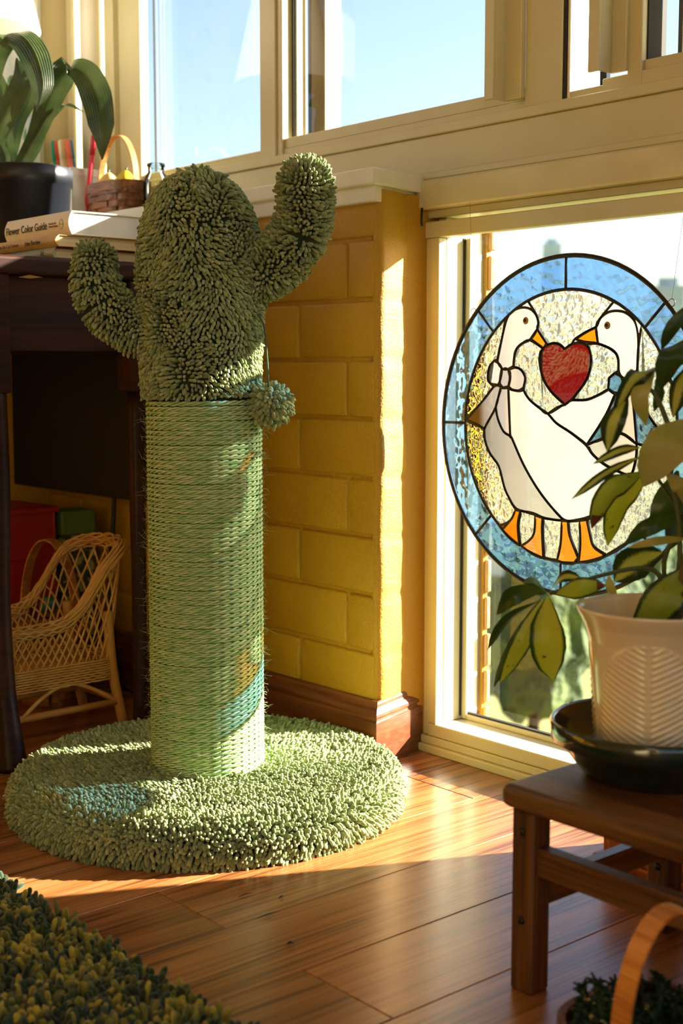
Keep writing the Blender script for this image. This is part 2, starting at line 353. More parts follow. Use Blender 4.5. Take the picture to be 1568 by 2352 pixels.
# left end
ub('jamb',-2.50,-2.478,1.40,1.55,.95,ZT); 
tube('pipe',[(-2.446,1.425,.90),(-2.446,1.425,ZT)],.021,K['white_paint'],w1,16)
ub('jamb',-2.42,-2.385,1.44,1.482,.95,ZT); ub('jamb',-2.385,-2.345,1.452,1.482,.95,ZT); ub('jamb',-2.345,-2.2975,1.446,1.466,.95,ZT); ub('jamb',-2.42,-2.33,1.47,1.482,.95,ZT); ub('gasket',-2.2975,-2.2945,1.478,1.481,.97,ZT,'gasket',0)
ub('bottom_rail',-2.30,-1.914,1.458,1.50,.9765,.982)
ub('mullion',-1.9142,-1.8705,1.448,1.51,.953,ZT); ub('mullion',-1.8705,-1.8566,1.452,1.50,.966,ZT)
ub('gasket',-1.8566,-1.852,1.474,1.478,.985,ZT,'gasket',0); ub('outer_stile',-1.852,-1.843,1.492,1.496,.985,ZT,'plaster'); ub('gasket',-1.830,-1.822,1.488,1.491,.985,ZT,'gasket',0)
ub('inner_stile',-1.812,-1.7755,1.480,1.516,.985,ZT,'cream')
ub('bottom_rail',-1.8566,-1.303,1.458,1.50,.9765,.9944)
ub('stile',-1.303,-1.2356,1.450,1.50,.953,ZT)
hd=MB()
bm=bmesh.new(); bev_box(bm,-1.3505,-1.333,1.418,1.4235,.978,ZT,.0008); bev_box(bm,-1.337,-1.333,1.4235,1.446,.978,ZT,.0006); bev_box(bm,-1.337,-1.303,1.442,1.452,.978,ZT,.001)
link('pull_handle',finish(bm),K['cream'],w1)
ub('gasket',-1.2356,-1.231,1.452,1.50,.957,ZT,'gasket',0); ub('reveal_strip',-1.231,-1.226,1.455,1.535,.957,ZT,'white_paint')
ub('brush_seal',-1.181,-1.170,1.464,1.472,.955,ZT,'brush',0)
ub('stile',-1.170,-1.125,1.455,1.50,.953,.984); ub('stile',-1.127,-1.104,1.452,1.50,.953,ZT)
bm=bmesh.new(); bev_box(bm,-1.1665,-1.148,1.420,1.4255,.987,ZT,.0008); bev_box(bm,-1.1525,-1.148,1.4255,1.446,.987,ZT,.0006); bev_box(bm,-1.1525,-1.125,1.446,1.454,.987,ZT,.001)
link('pull_handle',finish(bm),K['cream'],w1)
ub('bottom_rail',-1.104,-.30,1.452,1.50,.962,.984); ub('bottom_rail',-1.104,-.30,1.458,1.50,.984,.998)
ub('gasket',-1.104,-1.1015,1.462,1.50,.998,ZT,'gasket',0); ub('gasket',-1.083,-1.079,1.50,1.51,.998,ZT,'gasket',0); ub('reveal_strip',-1.078,-1.062,1.50,1.54,.998,ZT,'white_paint')
ub('stile',-.30,-.24,1.45,1.52,.953,ZT); ub('stile',.54,.6,1.45,1.52,.953,ZT)
def pane(x0,x1,y,z0=.97): link('pane',pydata('pane',[(x0,y,z0),(x1,y,z0),(x1,y,ZT),(x0,y,ZT)],[(0,1,2,3)],False),K['pane'],w1)
pane(-2.2975,-1.914,1.485); pane(-1.8566,-1.303,1.478); pane(-1.226,-1.175,1.495); pane(-1.104,-.30,1.485); pane(-.24,.54,1.485)
# ---- rest of the room
wt_=box('wall_top',XL-.2,2.3,YF,1.56,ZT+.06,2.35,K['room_wall'],b=0); tag(wt_,'painted wall above the upper window','wall',kind='structure')
wq=box('wall_far',.6,2.3,YF,1.56,.95,ZT+.06,K['room_wall'],b=0); tag(wq,'painted wall beside the upper window, right of view','wall',kind='structure')
wl=empty('wall_left',(0,0,0),label='yellow wall on the left with a curtained window',cat='wall',kind='structure')
def lb(name,y0,y1,z0,z1,m='room_wall',x0=XL-.12,x1=XL): return box(name,x0,x1,y0,y1,z0,z1,K[m],wl,.001)
lb('panel',-2.9,1.56,0,.93,'paint'); lb('panel',1.345,1.45,.93,2.35,'room_wall'); lb('panel',-2.9,1.56,1.80,2.35); lb('panel',-2.9,.2,.93,1.80)
w3=empty('window_3',(0,0,0),label='left wall window behind the leaf print curtain',cat='window',kind='structure')
box('stile',XL-.10,XL-.0,1.325,1.345,.93,1.80,K['white_paint'],w3); box('stile',XL-.08,XL-.02,.2,.24,.93,1.80,K['white_paint'],w3); box('stile',XL-.08,XL-.02,.76,.80,.93,1.80,K['white_paint'],w3); box('rail',XL-.08,XL-.02,.2,1.345,.93,.96,K['white_paint'],w3)
link('pane',pydata('pane',[(XL-.05,.2,.93),(XL-.05,1.33,.93),(XL-.05,1.33,1.8),(XL-.05,.2,1.8)],[(0,1,2,3)],False),K['pane'],w3)
box('ceiling',XL-.2,2.3,-2.9,1.56,2.35,2.40,K['ceil'],b=0,label='pale painted ceiling',cat='ceiling',kind='structure')
box('wall_rear',XL-.2,2.3,-3.0,-2.9,0,2.40,K['room_wall'],b=0,label='pale yellow wall behind the viewer',cat='wall',kind='structure')
wr2=empty('wall_right',(0,0,0),label='pale yellow wall on the right with a wide window',cat='wall',kind='structure')
box('panel',2.2,2.3,-2.9,1.56,0,.7,K['room_wall'],wr2,b=0); box('panel',2.2,2.3,-2.9,1.56,2.1,2.40,K['room_wall'],wr2,b=0); box('panel',2.2,2.3,.6,1.56,.7,2.1,K['room_wall'],wr2,b=0); box('panel',2.2,2.3,-2.9,-2.2,.7,2.1,K['room_wall'],wr2,b=0)  # unseen gap between the panels, added to let sky fill in
# added warm fill light, shaped as a ceiling lamp, unseen behind the viewer
fill_c=empty('fill_lamp',(.5,-.7,2.35),label='round white ceiling lamp behind the viewer',cat='lamp')
lathe('fill_lamp_plate',[(0,0),(.16,0),(.16,-.02),(.0,-.02)],K['white_paint'],fill_c,32)
K['fill_glow']=bpy.data.materials.new('fill_diffuser'); K['fill_glow'].use_nodes=True
_p=K['fill_glow'].node_tree.nodes['Principled BSDF']; _p.inputs['Emission Color'].default_value=(1,.84,.6,1); _p.inputs['Emission Strength'].default_value=2
lathe('diffuser',[(.15,-.02),(.24,-.03),(.24,-.06),(.2,-.075),(0,-.08)],K['fill_glow'],fill_c,32)
al=bpy.data.lights.new('fill_lamp_light','AREA'); al.shape='DISK'; al.size=.5; al.energy=6; al.color=(1,.84,.6)
alo=bpy.data.objects.new('fill_lamp_light',al); COL.objects.link(alo); alo.parent=fill_c; alo.location=(0,0,-.09)

# ================================================================ CACTUS SCRATCHING POST
PC=np.array([-1.508,1.043,0.0]); UR=np.array([.6494,.7604,0]); UN=np.array([-.7604,.6494,0]); UZ=np.array([0,0,1.])
def cp(u,z,n=0): return UR*u+UZ*z+UN*n          # post-local point
def noodles(P,N,L,lay,r,sides=6,jit=.20):
    """one bent chenille strand per point"""
    m=len(P); N=N/np.linalg.norm(N,axis=1)[:,None]
    D=.55*N+lay+rng.normal(0,jit,(m,3))*.6; D/=np.linalg.norm(D,axis=1)[:,None]
    L=L*rng.uniform(.75,1.25,m)[:,None]; r=r*rng.uniform(.85,1.15,m)
    c0=P-N*.001; c1=P+N*L*.28+D*L*.10; c2=P+N*L*.34+D*L*.44; c3=c2+D*L*.16; tip=c2+D*L*.24
    T=D; A=np.cross(T,rng.normal(0,1,(m,3))); A/=np.linalg.norm(A,axis=1)[:,None]; B=np.cross(T,A)
    T0=N; A0=A-T0*(A*T0).sum(1)[:,None]; A0/=np.linalg.norm(A0,axis=1)[:,None]+1e-9; B0=np.cross(T0,A0)
    a=np.linspace(0,2*np.pi,sides,endpoint=False); ca=np.cos(a)[None,:,None]; sa=np.sin(a)[None,:,None]
    def ring(c,A_,B_,k): return c[:,None]+(ca*A_[:,None]+sa*B_[:,None])*(r*k)[:,None,None]
    V=np.concatenate([ring(c0,A0,B0,.8),ring(c1,A,B,1.0),ring(c2,A,B,1.04),ring(c3,A,B,.74),tip[:,None]],1)
    s=sides; nv=4*s+1; base=(np.arange(m)*nv)[:,None]
    k=np.arange(s); l=(k+1)%s
    q1=np.stack([k,l,s+l,s+k],1); q2=q1+s; q3=q2+s; t=np.stack([3*s+k,3*s+l,np.full(s,4*s)],1)
    Q=(base[:,:,None]+np.concatenate([q1,q2,q3])[None]).reshape(-1,4); Tt=(base[:,:,None]+t[None]).reshape(-1,3)
    return V.reshape(-1,3),Q,Tt,np.repeat(rng.uniform(0,1,m),nv)
def pile_obj(name,sets,m,parent,**k):
    Vs=[];Qs=[];Ts=[];Rs=[];o=0
    for V,Q,T,R_ in sets: Vs.append(V);Qs.append(Q+o);Ts.append(T+o);Rs.append(R_);o+=len(V)
    me=fastmesh(name,np.vstack(Vs),np.vstack(Qs),np.vstack(Ts))
    at=me.attributes.new('rnd','FLOAT','POINT'); at.data.foreach_set('value',np.concatenate(Rs).astype(np.float32))
    return link(name,me,m,parent,kind='stuff',**k)
def rev_samples(prof,sp):
    """points on a surface of revolution about z"""
    prof=np.array(prof,float); d=np.r_[0,np.cumsum(np.linalg.norm(np.diff(prof,axis=0),axis=1))]
    P=[];N=[];row=0
    for s in np.arange(0,d[-1],sp*.87):
        r=np.interp(s,d,prof[:,0]); z=np.interp(s,d,prof[:,1])
        t=np.array([np.interp(s+.001,d,prof[:,0])-np.interp(s-.001,d,prof[:,0]),np.interp(s+.001,d,prof[:,1])-np.interp(s-.001,d,prof[:,1])]); t/=np.linalg.norm(t)+1e-9
        c=max(1,int(2*math.pi*r/sp)); a=(np.arange(c)+.5*(row%2))/c*2*math.pi+rng.normal(0,.18*sp/max(r,.002),c)
        P.append(np.stack([r*np.cos(a),r*np.sin(a),np.full(c,z)+rng.normal(0,sp*.15,c)],1)); N.append(np.stack([t[1]*np.cos(a),t[1]*np.sin(a),np.full(c,-t[0])],1)); row+=1
    return np.vstack(P),np.vstack(N)
def tube_samples(path,rad,sp):
    path,T,N,B=frames(path); n=len(path); d=np.r_[0,np.cumsum(np.linalg.norm(np.diff(path,axis=0),axis=1))]; rad=interp(rad,n)
    P=[];Nn=[];row=0
    for s in np.arange(0,d[-1],sp*.87):
        i=min(n-1,int(np.searchsorted(d,s))); r=rad[i]; c=max(1,int(2*math.pi*r/sp)); a=(np.arange(c)+.5*(row%2))/c*2*math.pi+rng.normal(0,.18*sp/r,c)
        nn=np.cos(a)[:,None]*N[i]+np.sin(a)[:,None]*B[i]; P.append(path[i]+nn*r+rng.normal(0,sp*.12,(c,3))); Nn.append(nn); row+=1
    e=path[-1];r=rad[-1];t=T[-1]
    for ph in np.arange(sp/r*.3,math.pi/2+.01,sp/r*.82):
        rr=r*math.cos(ph); c=max(1,int(2*math.pi*rr/sp)); a=(np.arange(c)+.5*(row%2))/c*2*math.pi
        nn=(np.cos(a)[:,None]*N[-1]+np.sin(a)[:,None]*B[-1])*math.cos(ph)+t*math.sin(ph); P.append(e+nn*r); Nn.append(nn); row+=1
    return np.vstack(P),np.vstack(Nn)
cactus=empty('cactus_scratching_post',tuple(PC),label='green plush cactus cat scratching post with rope trunk and round shaggy base',cat='scratching post')
SP=.0055
# base
Rb=.262; hb=.047
bprofc=[(0,.0),(Rb-.006,0),(Rb,.006),(Rb,.022),(Rb-.003,.033),(Rb-.010,.042),(Rb-.022,hb),(0,hb)]
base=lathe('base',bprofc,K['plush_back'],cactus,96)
P,N=rev_samples([(Rb,.005),(Rb,.022),(Rb-.003,.033),(Rb-.010,.042),(Rb-.022,hb),(.074,hb)],SP*.93)
an=np.arctan2(P[:,1],P[:,0]); rr=np.hypot(P[:,0],P[:,1])
sw=np.sin(an*3+rr*22)*.6+np.sin(an*5-rr*31+1)*.4
lay=np.stack([np.cos(an+sw),np.sin(an+sw),np.zeros(len(P))],1)*.9
k=np.clip((P[:,2]-.018)/.026,0,1)[:,None]; lay=lay*(.12+.75*np.clip((Rb-.012-rr)/.05,0,1))[:,None]*k+(1-k)*np.stack([-np.sin(an)*sw*.5,np.cos(an)*sw*.5,np.full(len(P),-.45)],1)
P2,N2=rev_samples([(Rb-.001,.026),(Rb-.004,.035),(Rb-.010,.042),(Rb-.022,hb),(Rb-.030,hb)],SP*.85)
pile_obj('pile',[noodles(P,N,.0145,lay,.00225),noodles(P2,N2,.0135,rng.normal(0,.35,P2.shape),.0022)],K['plush'],base)
# rope trunk: three twisted strands laid in one long helix
r0=.0722; pitch=.0064; z0=.050; z1=.560; turns=(z1-z0)/pitch
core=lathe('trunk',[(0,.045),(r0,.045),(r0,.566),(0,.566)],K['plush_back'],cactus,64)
npt=int(turns*200); th=np.linspace(0,turns*2*np.pi,npt); zz=z0+pitch*th/(2*np.pi)
wob=.00025*np.sin(th*.37)+.0002*np.sin(th*1.13)
tw=th*r0/.0205*2*np.pi/(2*np.pi)*1.0
rad=np.stack([np.cos(th),np.sin(th),0*th],1); tan=np.stack([-np.sin(th),np.cos(th),0*th],1)
Vs=[];Qs=[]; S=5; aa=np.linspace(0,2*np.pi,S,endpoint=False); o=0
for st in range(3):
    ph=th*12.0+st*2*np.pi/3
    c=rad*(r0+.0031+.0020*np.cos(ph))[:,None]+np.stack([0*th,0*th,zz+wob+.0020*np.sin(ph)],1)
    Vv=c[:,None]+(np.cos(aa)[None,:,None]*rad[:,None]+np.sin(aa)[None,:,None]*UZ[None,None])*.00162
    i=np.arange(npt-1)[:,None]*S; k=np.arange(S)[None]; l=(k+1)%S
    Qs.append(np.stack([i+k,i+l,i+S+l,i+S+k],-1).reshape(-1,4)+o); Vs.append(Vv.reshape(-1,3)); o+=npt*S
rope=link('rope',fastmesh('rope',np.vstack(Vs),np.vstack(Qs)),K['rope'],core)
# loose sisal fibres
nf=2600; a=rng.uniform(0,2*np.pi,nf); z=rng.uniform(.05,.56,nf); P=np.stack([(r0+.0055)*np.cos(a),(r0+.0055)*np.sin(a),z],1)
nr=np.stack([np.cos(a),np.sin(a),0*a],1); dv=nr*.6+rng.normal(0,.8,(nf,3)); dv/=np.linalg.norm(dv,axis=1)[:,None]; Lf=rng.uniform(.004,.015,nf)[:,None]
c=[P,P+dv*Lf*.5+nr*Lf*.1,P+dv*Lf*.85+rng.normal(0,.3,(nf,3))*Lf+nr*Lf*.12]
s3=np.array([[1,0,0],[-.5,.87,0],[-.5,-.87,0]])
V=np.stack([ci[:,None]+(s3[None]@np.array([[1,0,0],[0,.7,.7],[0,-.7,.7]]))*(.00022 if j<2 else .0001) for j,ci in enumerate(c)],1).reshape(-1,3)
b=(np.arange(nf)*9)[:,None,None]; k=np.arange(3); l=(k+1)%3; q=np.stack([k,l,3+l,3+k],1); Q=(b+np.concatenate([q,q+3])[None]).reshape(-1,4)
link('fibres',fastmesh('fibres',V,Q),K['fibre'],core,kind='stuff')
# body
bo=[(.072,.566),(.0740,.58),(.0752,.66),(.0755,.73),(.0742,.765),(.0702,.795),(.0625,.820),(.0500,.840),(.0335,.852),(.016,.858),(.0,.859)]
off=np.array([cp(-.004,0)])
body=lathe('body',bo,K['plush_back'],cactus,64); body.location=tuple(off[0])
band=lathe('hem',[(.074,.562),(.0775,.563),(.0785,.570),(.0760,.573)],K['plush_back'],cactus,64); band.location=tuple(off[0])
P,N=rev_samples(bo,SP); an=np.arctan2(P[:,1],P[:,0])
g=np.sin(an*4+P[:,2]*38)+.7*np.sin(an*7-P[:,2]*55+2)
gz=-.55+.55*np.sin(P[:,2]*26+an*2.3)+.3*np.sin(P[:,2]*61-an*3); lay=np.stack([-np.sin(an)*g*.55,np.cos(an)*g*.55,gz],1)
pile_obj('pile',[noodles(P,N,.0120,lay,.0021)],K['plush'],body)
def arm(name,pts,rads,lay0):
    path=catmull([cp(*p) for p in pts],10); rr=list(rads)
    cap=[]; T=path[-1]-path[-2]; T/=np.linalg.norm(T); e=path[-1]; r=rads[-1]
    full=path+[e+T*r*math.sin(q) for q in (.5,.9,1.25,1.5)]; n=len(path)
    rad=list(interp(rads,n))+[r*math.cos(q) for q in (.5,.9,1.25,1.5)]
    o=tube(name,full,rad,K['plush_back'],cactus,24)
    P,N=tube_samples(path,rads,SP*.97)
    g=np.sin(P@np.array([60,47,30.]))*.5
    lay=np.array(lay0)[None]*np.ones((len(P),1))*1.0+np.cross(N,np.array([0,0,1.]))*g[:,None]*.6+np.array([0,0,.22])*np.sin(P@np.array([90,-40,70.]))[:,None]
    cap_=np.clip(N@T,0,1)[:,None]; lay=lay*(1-.85*cap_)
    pile_obj('pile',[noodles(P,N,.0116,lay,.0021)],K['plush'],o); return o
arm('arm',[(-.055,.648,.0),(-.092,.655,-.005),(-.128,.683,-.008),(-.143,.718,-.008),(-.143,.742,-.006)],[.028,.0275,.0265,.0255,.0225],(0,0,-.5))
arm('arm',[(.045,.716,-.0),(.080,.728,-.010),(.116,.756,-.022),(.136,.792,-.034),(.1395,.838,-.05)],[.033,.031,.030,.0295,.028],(0,0,.2))
# hanging pompom toy
pc=cp(.092,.553,-.035)
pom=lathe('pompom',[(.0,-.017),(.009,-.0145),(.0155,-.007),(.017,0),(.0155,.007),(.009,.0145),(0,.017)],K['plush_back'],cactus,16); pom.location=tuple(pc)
i=np.arange(300)+.5; ph=np.arccos(1-2*i/300); ga=np.pi*(1+5**.5)*i; N=np.stack([np.cos(ga)*np.sin(ph),np.sin(ga)*np.sin(ph),np.cos(ph)],1)
pile_obj('pile',[noodles(N*.016,N,.016,np.array([[0,0,-.3]])+N*.0,.0027)],K['plush'],pom)
tube('string',catmull([cp(.068,.680,-.036),cp(.083,.66,-.040),cp(.0875,.62,-.038),cp(.0895,.575,-.035)],6),.0013,K['string'],cactus,6)

# ================================================================ STAINED GLASS PANEL
PANEL=(-1.2058,1.432,0.5209,0.2325)
GLASS={'white_head':[(-1236,926),(-1158,1229),(-1072,1495),(-968,1603),(-806,1652),(-643,1632),(-526,1545),(-480,1435),(-498,1344),(-577,1241),(-664,1187),(-811,1135),(-898,1047),(-926,914),(-933,836),(-1044,791),(-1151,802)],'beakL':[(-498,1344),(-621,1215),(-372,1074),(-330,1150)],'bow1':[(-1306,911),(-1398,825),(-1427,666),(-1379,587),(-1224,565),(-1179,645),(-1151,780),(-1198,859)],'bow2':[(-1166,780),(-1090,802),(-1029,780),(-997,668),(-1025,545),(-1131,528),(-1187,599)],'bow3':[(-999,791),(-894,813),(-789,780),(-707,670),(-734,536),(-828,491),(-948,501),(-1016,545),(-988,668)],'tail1':[(-1300,542),(-1168,543),(-1206,418),(-1265,247),(-1478,-67),(-1841,49),(-1531,322)],'tail2':[(-1161,521),(-1024,522),(-1012,331),(-973,-159),(-1105,-100),(-1215,78),(-1258,247),(-1206,407)],'back':[(-1258,236),(-1215,73),(-1105,-100),(-967,-168),(-936,-202),(-719,-552),(-477,-851),(-240,-1079),(26,-1278),(-64,-1294),(-322,-1283),(-528,-1233),(-827,-1201),(-981,-1049),(-1076,-895),(-1188,-605),(-1362,-430),(-1459,-251),(-1478,-72)],'body':[(-1021,515),(-948,496),(-828,482),(-733,496),(-618,361),(-441,254),(-281,174),(-122,48),(133,-74),(397,-229),(522,-356),(752,-494),(1093,-595),(1007,-757),(805,-1003),(542,-1174),(271,-1261),(35,-1277),(-240,-1074),(-477,-847),(-719,-548),(-936,-198),(-973,-152),(-1006,331)],'chest':[(-273,177),(-127,261),(18,307),(150,370),(396,378),(608,449),(765,520),(870,459),(759,238),(619,34),(416,-222),(133,-70),(-122,50)],'heart':[(1,1063),(-90,1125),(-203,1143),(-344,1106),(-428,1020),(-439,868),(-363,649),(-216,476),(30,303),(203,439),(389,654),(464,865),(447,1012),(378,1108),(241,1146),(105,1122)],'beakR':[(537,1350),(373,1287),(180,1193),(350,1157),(569,1137)],'head2':[(537,1350),(608,1469),(763,1547),(970,1540),(1124,1454),(1203,1330),(1235,1107),(1224,781),(1070,674),(980,688),(927,770),(909,946),(803,1050),(575,1132)],'blue1':[(863,735),(773,677),(764,541),(844,486),(960,477),(1001,575),(968,688)],'blue2':[(1032,661),(995,606),(1023,523),(1113,520),(1136,607),(1083,662)],'blue3':[(1134,654),(1272,700),(1356,619),(1290,506),(1146,510)],'ribR1':[(876,453),(987,461),(903,200),(742,-103),(432,-213),(619,30),(759,234)],'body2':[(995,455),(1147,484),(1193,207),(1241,-172),(988,-48),(741,-98),(903,196)],'wing':[(432,-225),(742,-107),(988,-56),(1242,-183),(1239,-348),(1181,-558),(1098,-596),(760,-490),(527,-353)],'ribR2':[(1157,484),(1290,496),(1384,253),(1589,15),(1744,-111),(1547,-215),(1247,-176),(1201,187)],'foot1':[(-851,-1216),(-751,-1217),(-798,-1421),(-763,-1725),(-883,-1669),(-996,-1604),(-1165,-1465),(-1020,-1418),(-915,-1340)],'foot2':[(-469,-1262),(-337,-1287),(-342,-1470),(-309,-1863),(-508,-1818),(-727,-1721),(-579,-1627),(-487,-1506)],'foot3':[(15,-1296),(122,-1292),(157,-1490),(311,-1781),(230,-1866),(144,-1882),(49,-1886),(-57,-1853),(0,-1615)],'foot4':[(327,-1267),(452,-1246),(508,-1435),(580,-1601),(775,-1699),(697,-1755),(590,-1794),(464,-1829),(327,-1834),(348,-1581)],'A':[(-719,1724),(-508,1797),(-249,1851),(-8,1868),(285,1846),(588,1773),(886,1644),(822,1677),(608,1469),(537,1354),(373,1291),(175,1195),(127,1134),(1,1068),(-90,1129),(-203,1148),(-310,1123),(-328,1150),(-492,1344),(-474,1435),(-520,1545),(-679,1740)],'B':[(-1088,1518),(-1158,1229),(-1236,926),(-1306,911),(-1398,825),(-1427,666),(-1379,587),(-1307,542),(-1531,322),(-1867,62),(-1857,202),(-1787,543),(-1649,877),(-1473,1148),(-1319,1323),(-1162,1463)],'C':[(-1868,33),(-1484,-72),(-1463,-251),(-1366,-431),(-1192,-605),(-1079,-896),(-984,-1049),(-851,-1216),(-915,-1340),(-1091,-1516),(-1166,-1459),(-1326,-1316),(-1541,-1056),(-1724,-719),(-1832,-366)],'D':[(-924,829),(-920,914),(-892,1042),(-805,1130),(-635,1194),(-372,1068),(-434,1016),(-442,868),(-369,649),(-222,476),(7,311),(-278,179),(-438,256),(-616,363),(-727,496),(-704,670),(-783,780)],'E':[(467,865),(450,1012),(393,1126),(575,1128),(800,1048),(906,944),(924,768),(858,735),(771,677),(762,531),(608,453),(396,382),(156,370),(206,437),(392,652)],'F':[(1279,1362),(1337,1304),(1528,1075),(1684,809),(1801,496),(1858,189),(1866,-82),(1865,-114),(1591,17),(1387,255),(1295,500),(1359,619),(1274,702),(1229,781),(1237,1106)],'G':[(1865,-103),(1839,-330),(1769,-599),(1642,-891),(1435,-1196),(1185,-1444),(789,-1693),(583,-1600),(511,-1435),(457,-1245),(545,-1176),(807,-1005),(1010,-759),(1103,-596),(1184,-560),(1241,-350),(1249,-180),(1547,-219)],'H1':[(-742,-1217),(-480,-1258),(-490,-1506),(-582,-1628),(-742,-1720),(-789,-1432)],'H2':[(-322,-1290),(10,-1299),(-3,-1615),(-60,-1849),(-296,-1868),(-333,-1469)],'H3':[(128,-1296),(321,-1272),(345,-1581),(317,-1776),(163,-1489)]}
EYES=[(-690, 1467), (742, 1366)]
SCHEF=[([(-885,1031,370),(-868,1015,331),(-875,1030,286)],41,0),([(-889,1027,367),(-891,1003,331),(-916,996,282)],20,0),([(-897,1033,366),(-917,1017,318),(-934,1005,272)],13,1),([(-896,1035,375),(-907,1007,373),(-931,1005,349)],20,1),([(-905,1038,362),(-924,1013,343),(-948,1010,308)],16,1),([(-893,1038,373),(-914,1046,377),(-936,1051,376)],19,1),([(-885,1033,374),(-897,1067,385),(-897,1097,382)],15,2),([(-881,1038,374),(-853,1041,382),(-836,1061,385)],22,4),([(-837,1112,521),(-838,1080,519),(-854,1060,506)],11,2),([(-836,1113,512),(-845,1069,497),(-865,1041,471)],11,2),([(-773,1116,553),(-777,1075,524),(-801,1072,486)],44,3),([(-834,1113,496),(-847,1079,477),(-875,1086,437)],26,4),([(-843,1133,491),(-851,1102,464),(-869,1105,418)],28,0),([(-840,1182,494),(-839,1163,463),(-851,1158,427)],28,1),([(-818,1132,496),(-793,1127,482),(-797,1149,454)],22,3),([(-830,1134,604),(-834,1097,590),(-857,1094,550)],21,2),([(-834,1130,601),(-829,1100,575),(-835,1119,543)],18,3),([(-844,1147,592),(-841,1148,575),(-849,1151,556)],11,1),([(-850,1107,575),(-844,1078,549),(-858,1087,517)],24,2),([(-826,1181,670),(-837,1164,644),(-849,1161,620)],15,1),([(-812,1161,634),(-811,1128,612),(-827,1134,581)],29,1),([(-817,1171,449),(-834,1134,441),(-858,1118,419)],19,1),([(-798,1144,429),(-812,1112,428),(-837,1096,420)],9,3),([(-832,1147,411),(-843,1118,403),(-862,1108,381)],37,2),([(-761,1107,413),(-760,1057,384),(-790,1046,338)],39,4),([(-872,1112,386),(-870,1112,373),(-871,1124,360)],10,3),([(-834,1201,471),(-835,1180,440),(-838,1171,412)],26,1),([(-798,1142,608),(-798,1123,586),(-806,1124,552)],22,2)]
SSTEM=[[(-803,1125,353),(-818,1115,397),(-852,1074,392),(-885,1033,373)],[(-801,1126,349),(-803,1137,423),(-814,1134,489),(-833,1115,507)],[(-813,1143,345),(-798,1150,467),(-808,1152,555),(-831,1133,603)],[(-800,1128,349),(-771,1110,407),(-761,1107,413)],[(-815,1142,350),(-824,1140,403),(-823,1164,447),(-832,1130,495)],[(-812,1145,345),(-801,1188,532),(-823,1184,666)],[(-810,1143,511),(-833,1127,577),(-850,1107,576)]]
AMAR=[([(-2192,1131,955),(-2178,1155,1005),(-2159,1171,1061),(-2139,1186,1104),(-2129,1201,1119),(-2102,1214,1105),(-2069,1215,1063),(-2051,1213,1014),(-2054,1215,957)],[18,25,37,42,39,44,47,39,2]),([(-2230,1117,956),(-2254,1108,1073),(-2237,1109,1143),(-2206,1120,1178),(-2171,1129,1170),(-2135,1134,1133),(-2113,1135,1081),(-2115,1125,1035)],[18,31,39,41,43,45,33,2]),([(-2212,1107,953),(-2211,1100,1004),(-2183,1111,1052),(-2165,1123,1092),(-2192,1130,1138)],[21,29,32,29,2]),([(-2204,1148,958),(-2186,1159,990),(-2168,1172,1034),(-2148,1199,1060),(-2144,1233,1052)],[14,18,17,8,1]),([(-2188,1104,948),(-2173,1093,970),(-2175,1080,995)],[10,16,6]),([(-2169,1158,955),(-2143,1157,956),(-2126,1162,959)],[6,6,1]),([(-2227,1136,958),(-2261,1138,1020),(-2279,1145,1091),(-2289,1140,1141)],[18,27,27,4]),([(-2240,1137,961),(-2255,1164,1041),(-2255,1189,1099),(-2262,1178,1176)],[16,23,31,12])]
K['lead']=mat('dark_lead_came',srgb(52,46,38),rough=.45,metal=.7,bump=(400,.3,.001))
K['g_blue']=glass_mat('blue_rippled_glass',(.20,.43,.92,1),bump=.0034,tscale=75)
K['g_blue2']=glass_mat('deep_blue_glass',(.16,.36,.82,1),bump=.0015,tscale=90)
K['g_clear']=glass_mat('clear_hammered_glass',(.90,.93,.88,1),bump=.0050,tscale=105,direct=.2,opaque=.24,opcol=(.22,.22,.20,1))
K['g_white']=glass_mat('white_opal_glass',(.95,.93,.88,1),opaque=.93,opcol=(.20,.188,.168,1))
K['g_cream']=glass_mat('pale_opal_glass',(.9,.85,.75,1),opaque=.94,opcol=(.128,.117,.098,1))
K['g_pink']=glass_mat('pearl_opal_glass',(.95,.88,.84,1),opaque=.92,opcol=(.155,.138,.127,1))
K['g_orange']=glass_mat('orange_streaky_glass',(.9,.32,.02,1),opaque=.85,opcol=(.21,.062,.001,1))
K['g_red']=glass_mat('ruby_glass',(.14,.002,.003,1),opaque=.93,opcol=(.040,.0006,.0006,1))
pcx,pcy,pcz,pr=PANEL
panel=empty('stained_glass_panel',(pcx,pcy,pcz-pr),label='round stained glass panel of two white geese holding a red heart',cat='suncatcher')
def smooth_poly(pts):
    n=len(pts); P=[np.array(p,float)/10000 for p in pts]; out=[]
    def sharp(i):
        a=P[i]-P[i-1]; b=P[(i+1)%n]-P[i]; c=(a@b)/(np.linalg.norm(a)*np.linalg.norm(b)+1e-9); return c<.62
    sh=[sharp(i) for i in range(n)]
    for i in range(n):
        b,c=P[i],P[(i+1)%n]; a=P[i-1] if not sh[i] else 2*b-c; d=P[(i+2)%n] if not sh[(i+1)%n] else 2*c-b
        for t in (0,.25,.5,.75): out.append(.5*((2*b)+(-a+c)*t+(2*a-5*b+4*c-d)*t*t+(-a+3*b-3*c+d)*t**3))
    return out
came=MB()
def glass_piece(name,poly,m,dy=0.0,th=.0025,lr=.0019):
    bm=bmesh.new(); vs=[bm.verts.new((p[0],-th/2+dy,p[1]+pr)) for p in poly]; f=bm.faces.new(vs)
    bmesh.ops.triangulate(bm,faces=[f])
    link(name,finish(bm),K[m],panel)
    if lr: came.tube([(p[0],dy-th/2,p[1]+pr) for p in poly],lr,6,closed=True)
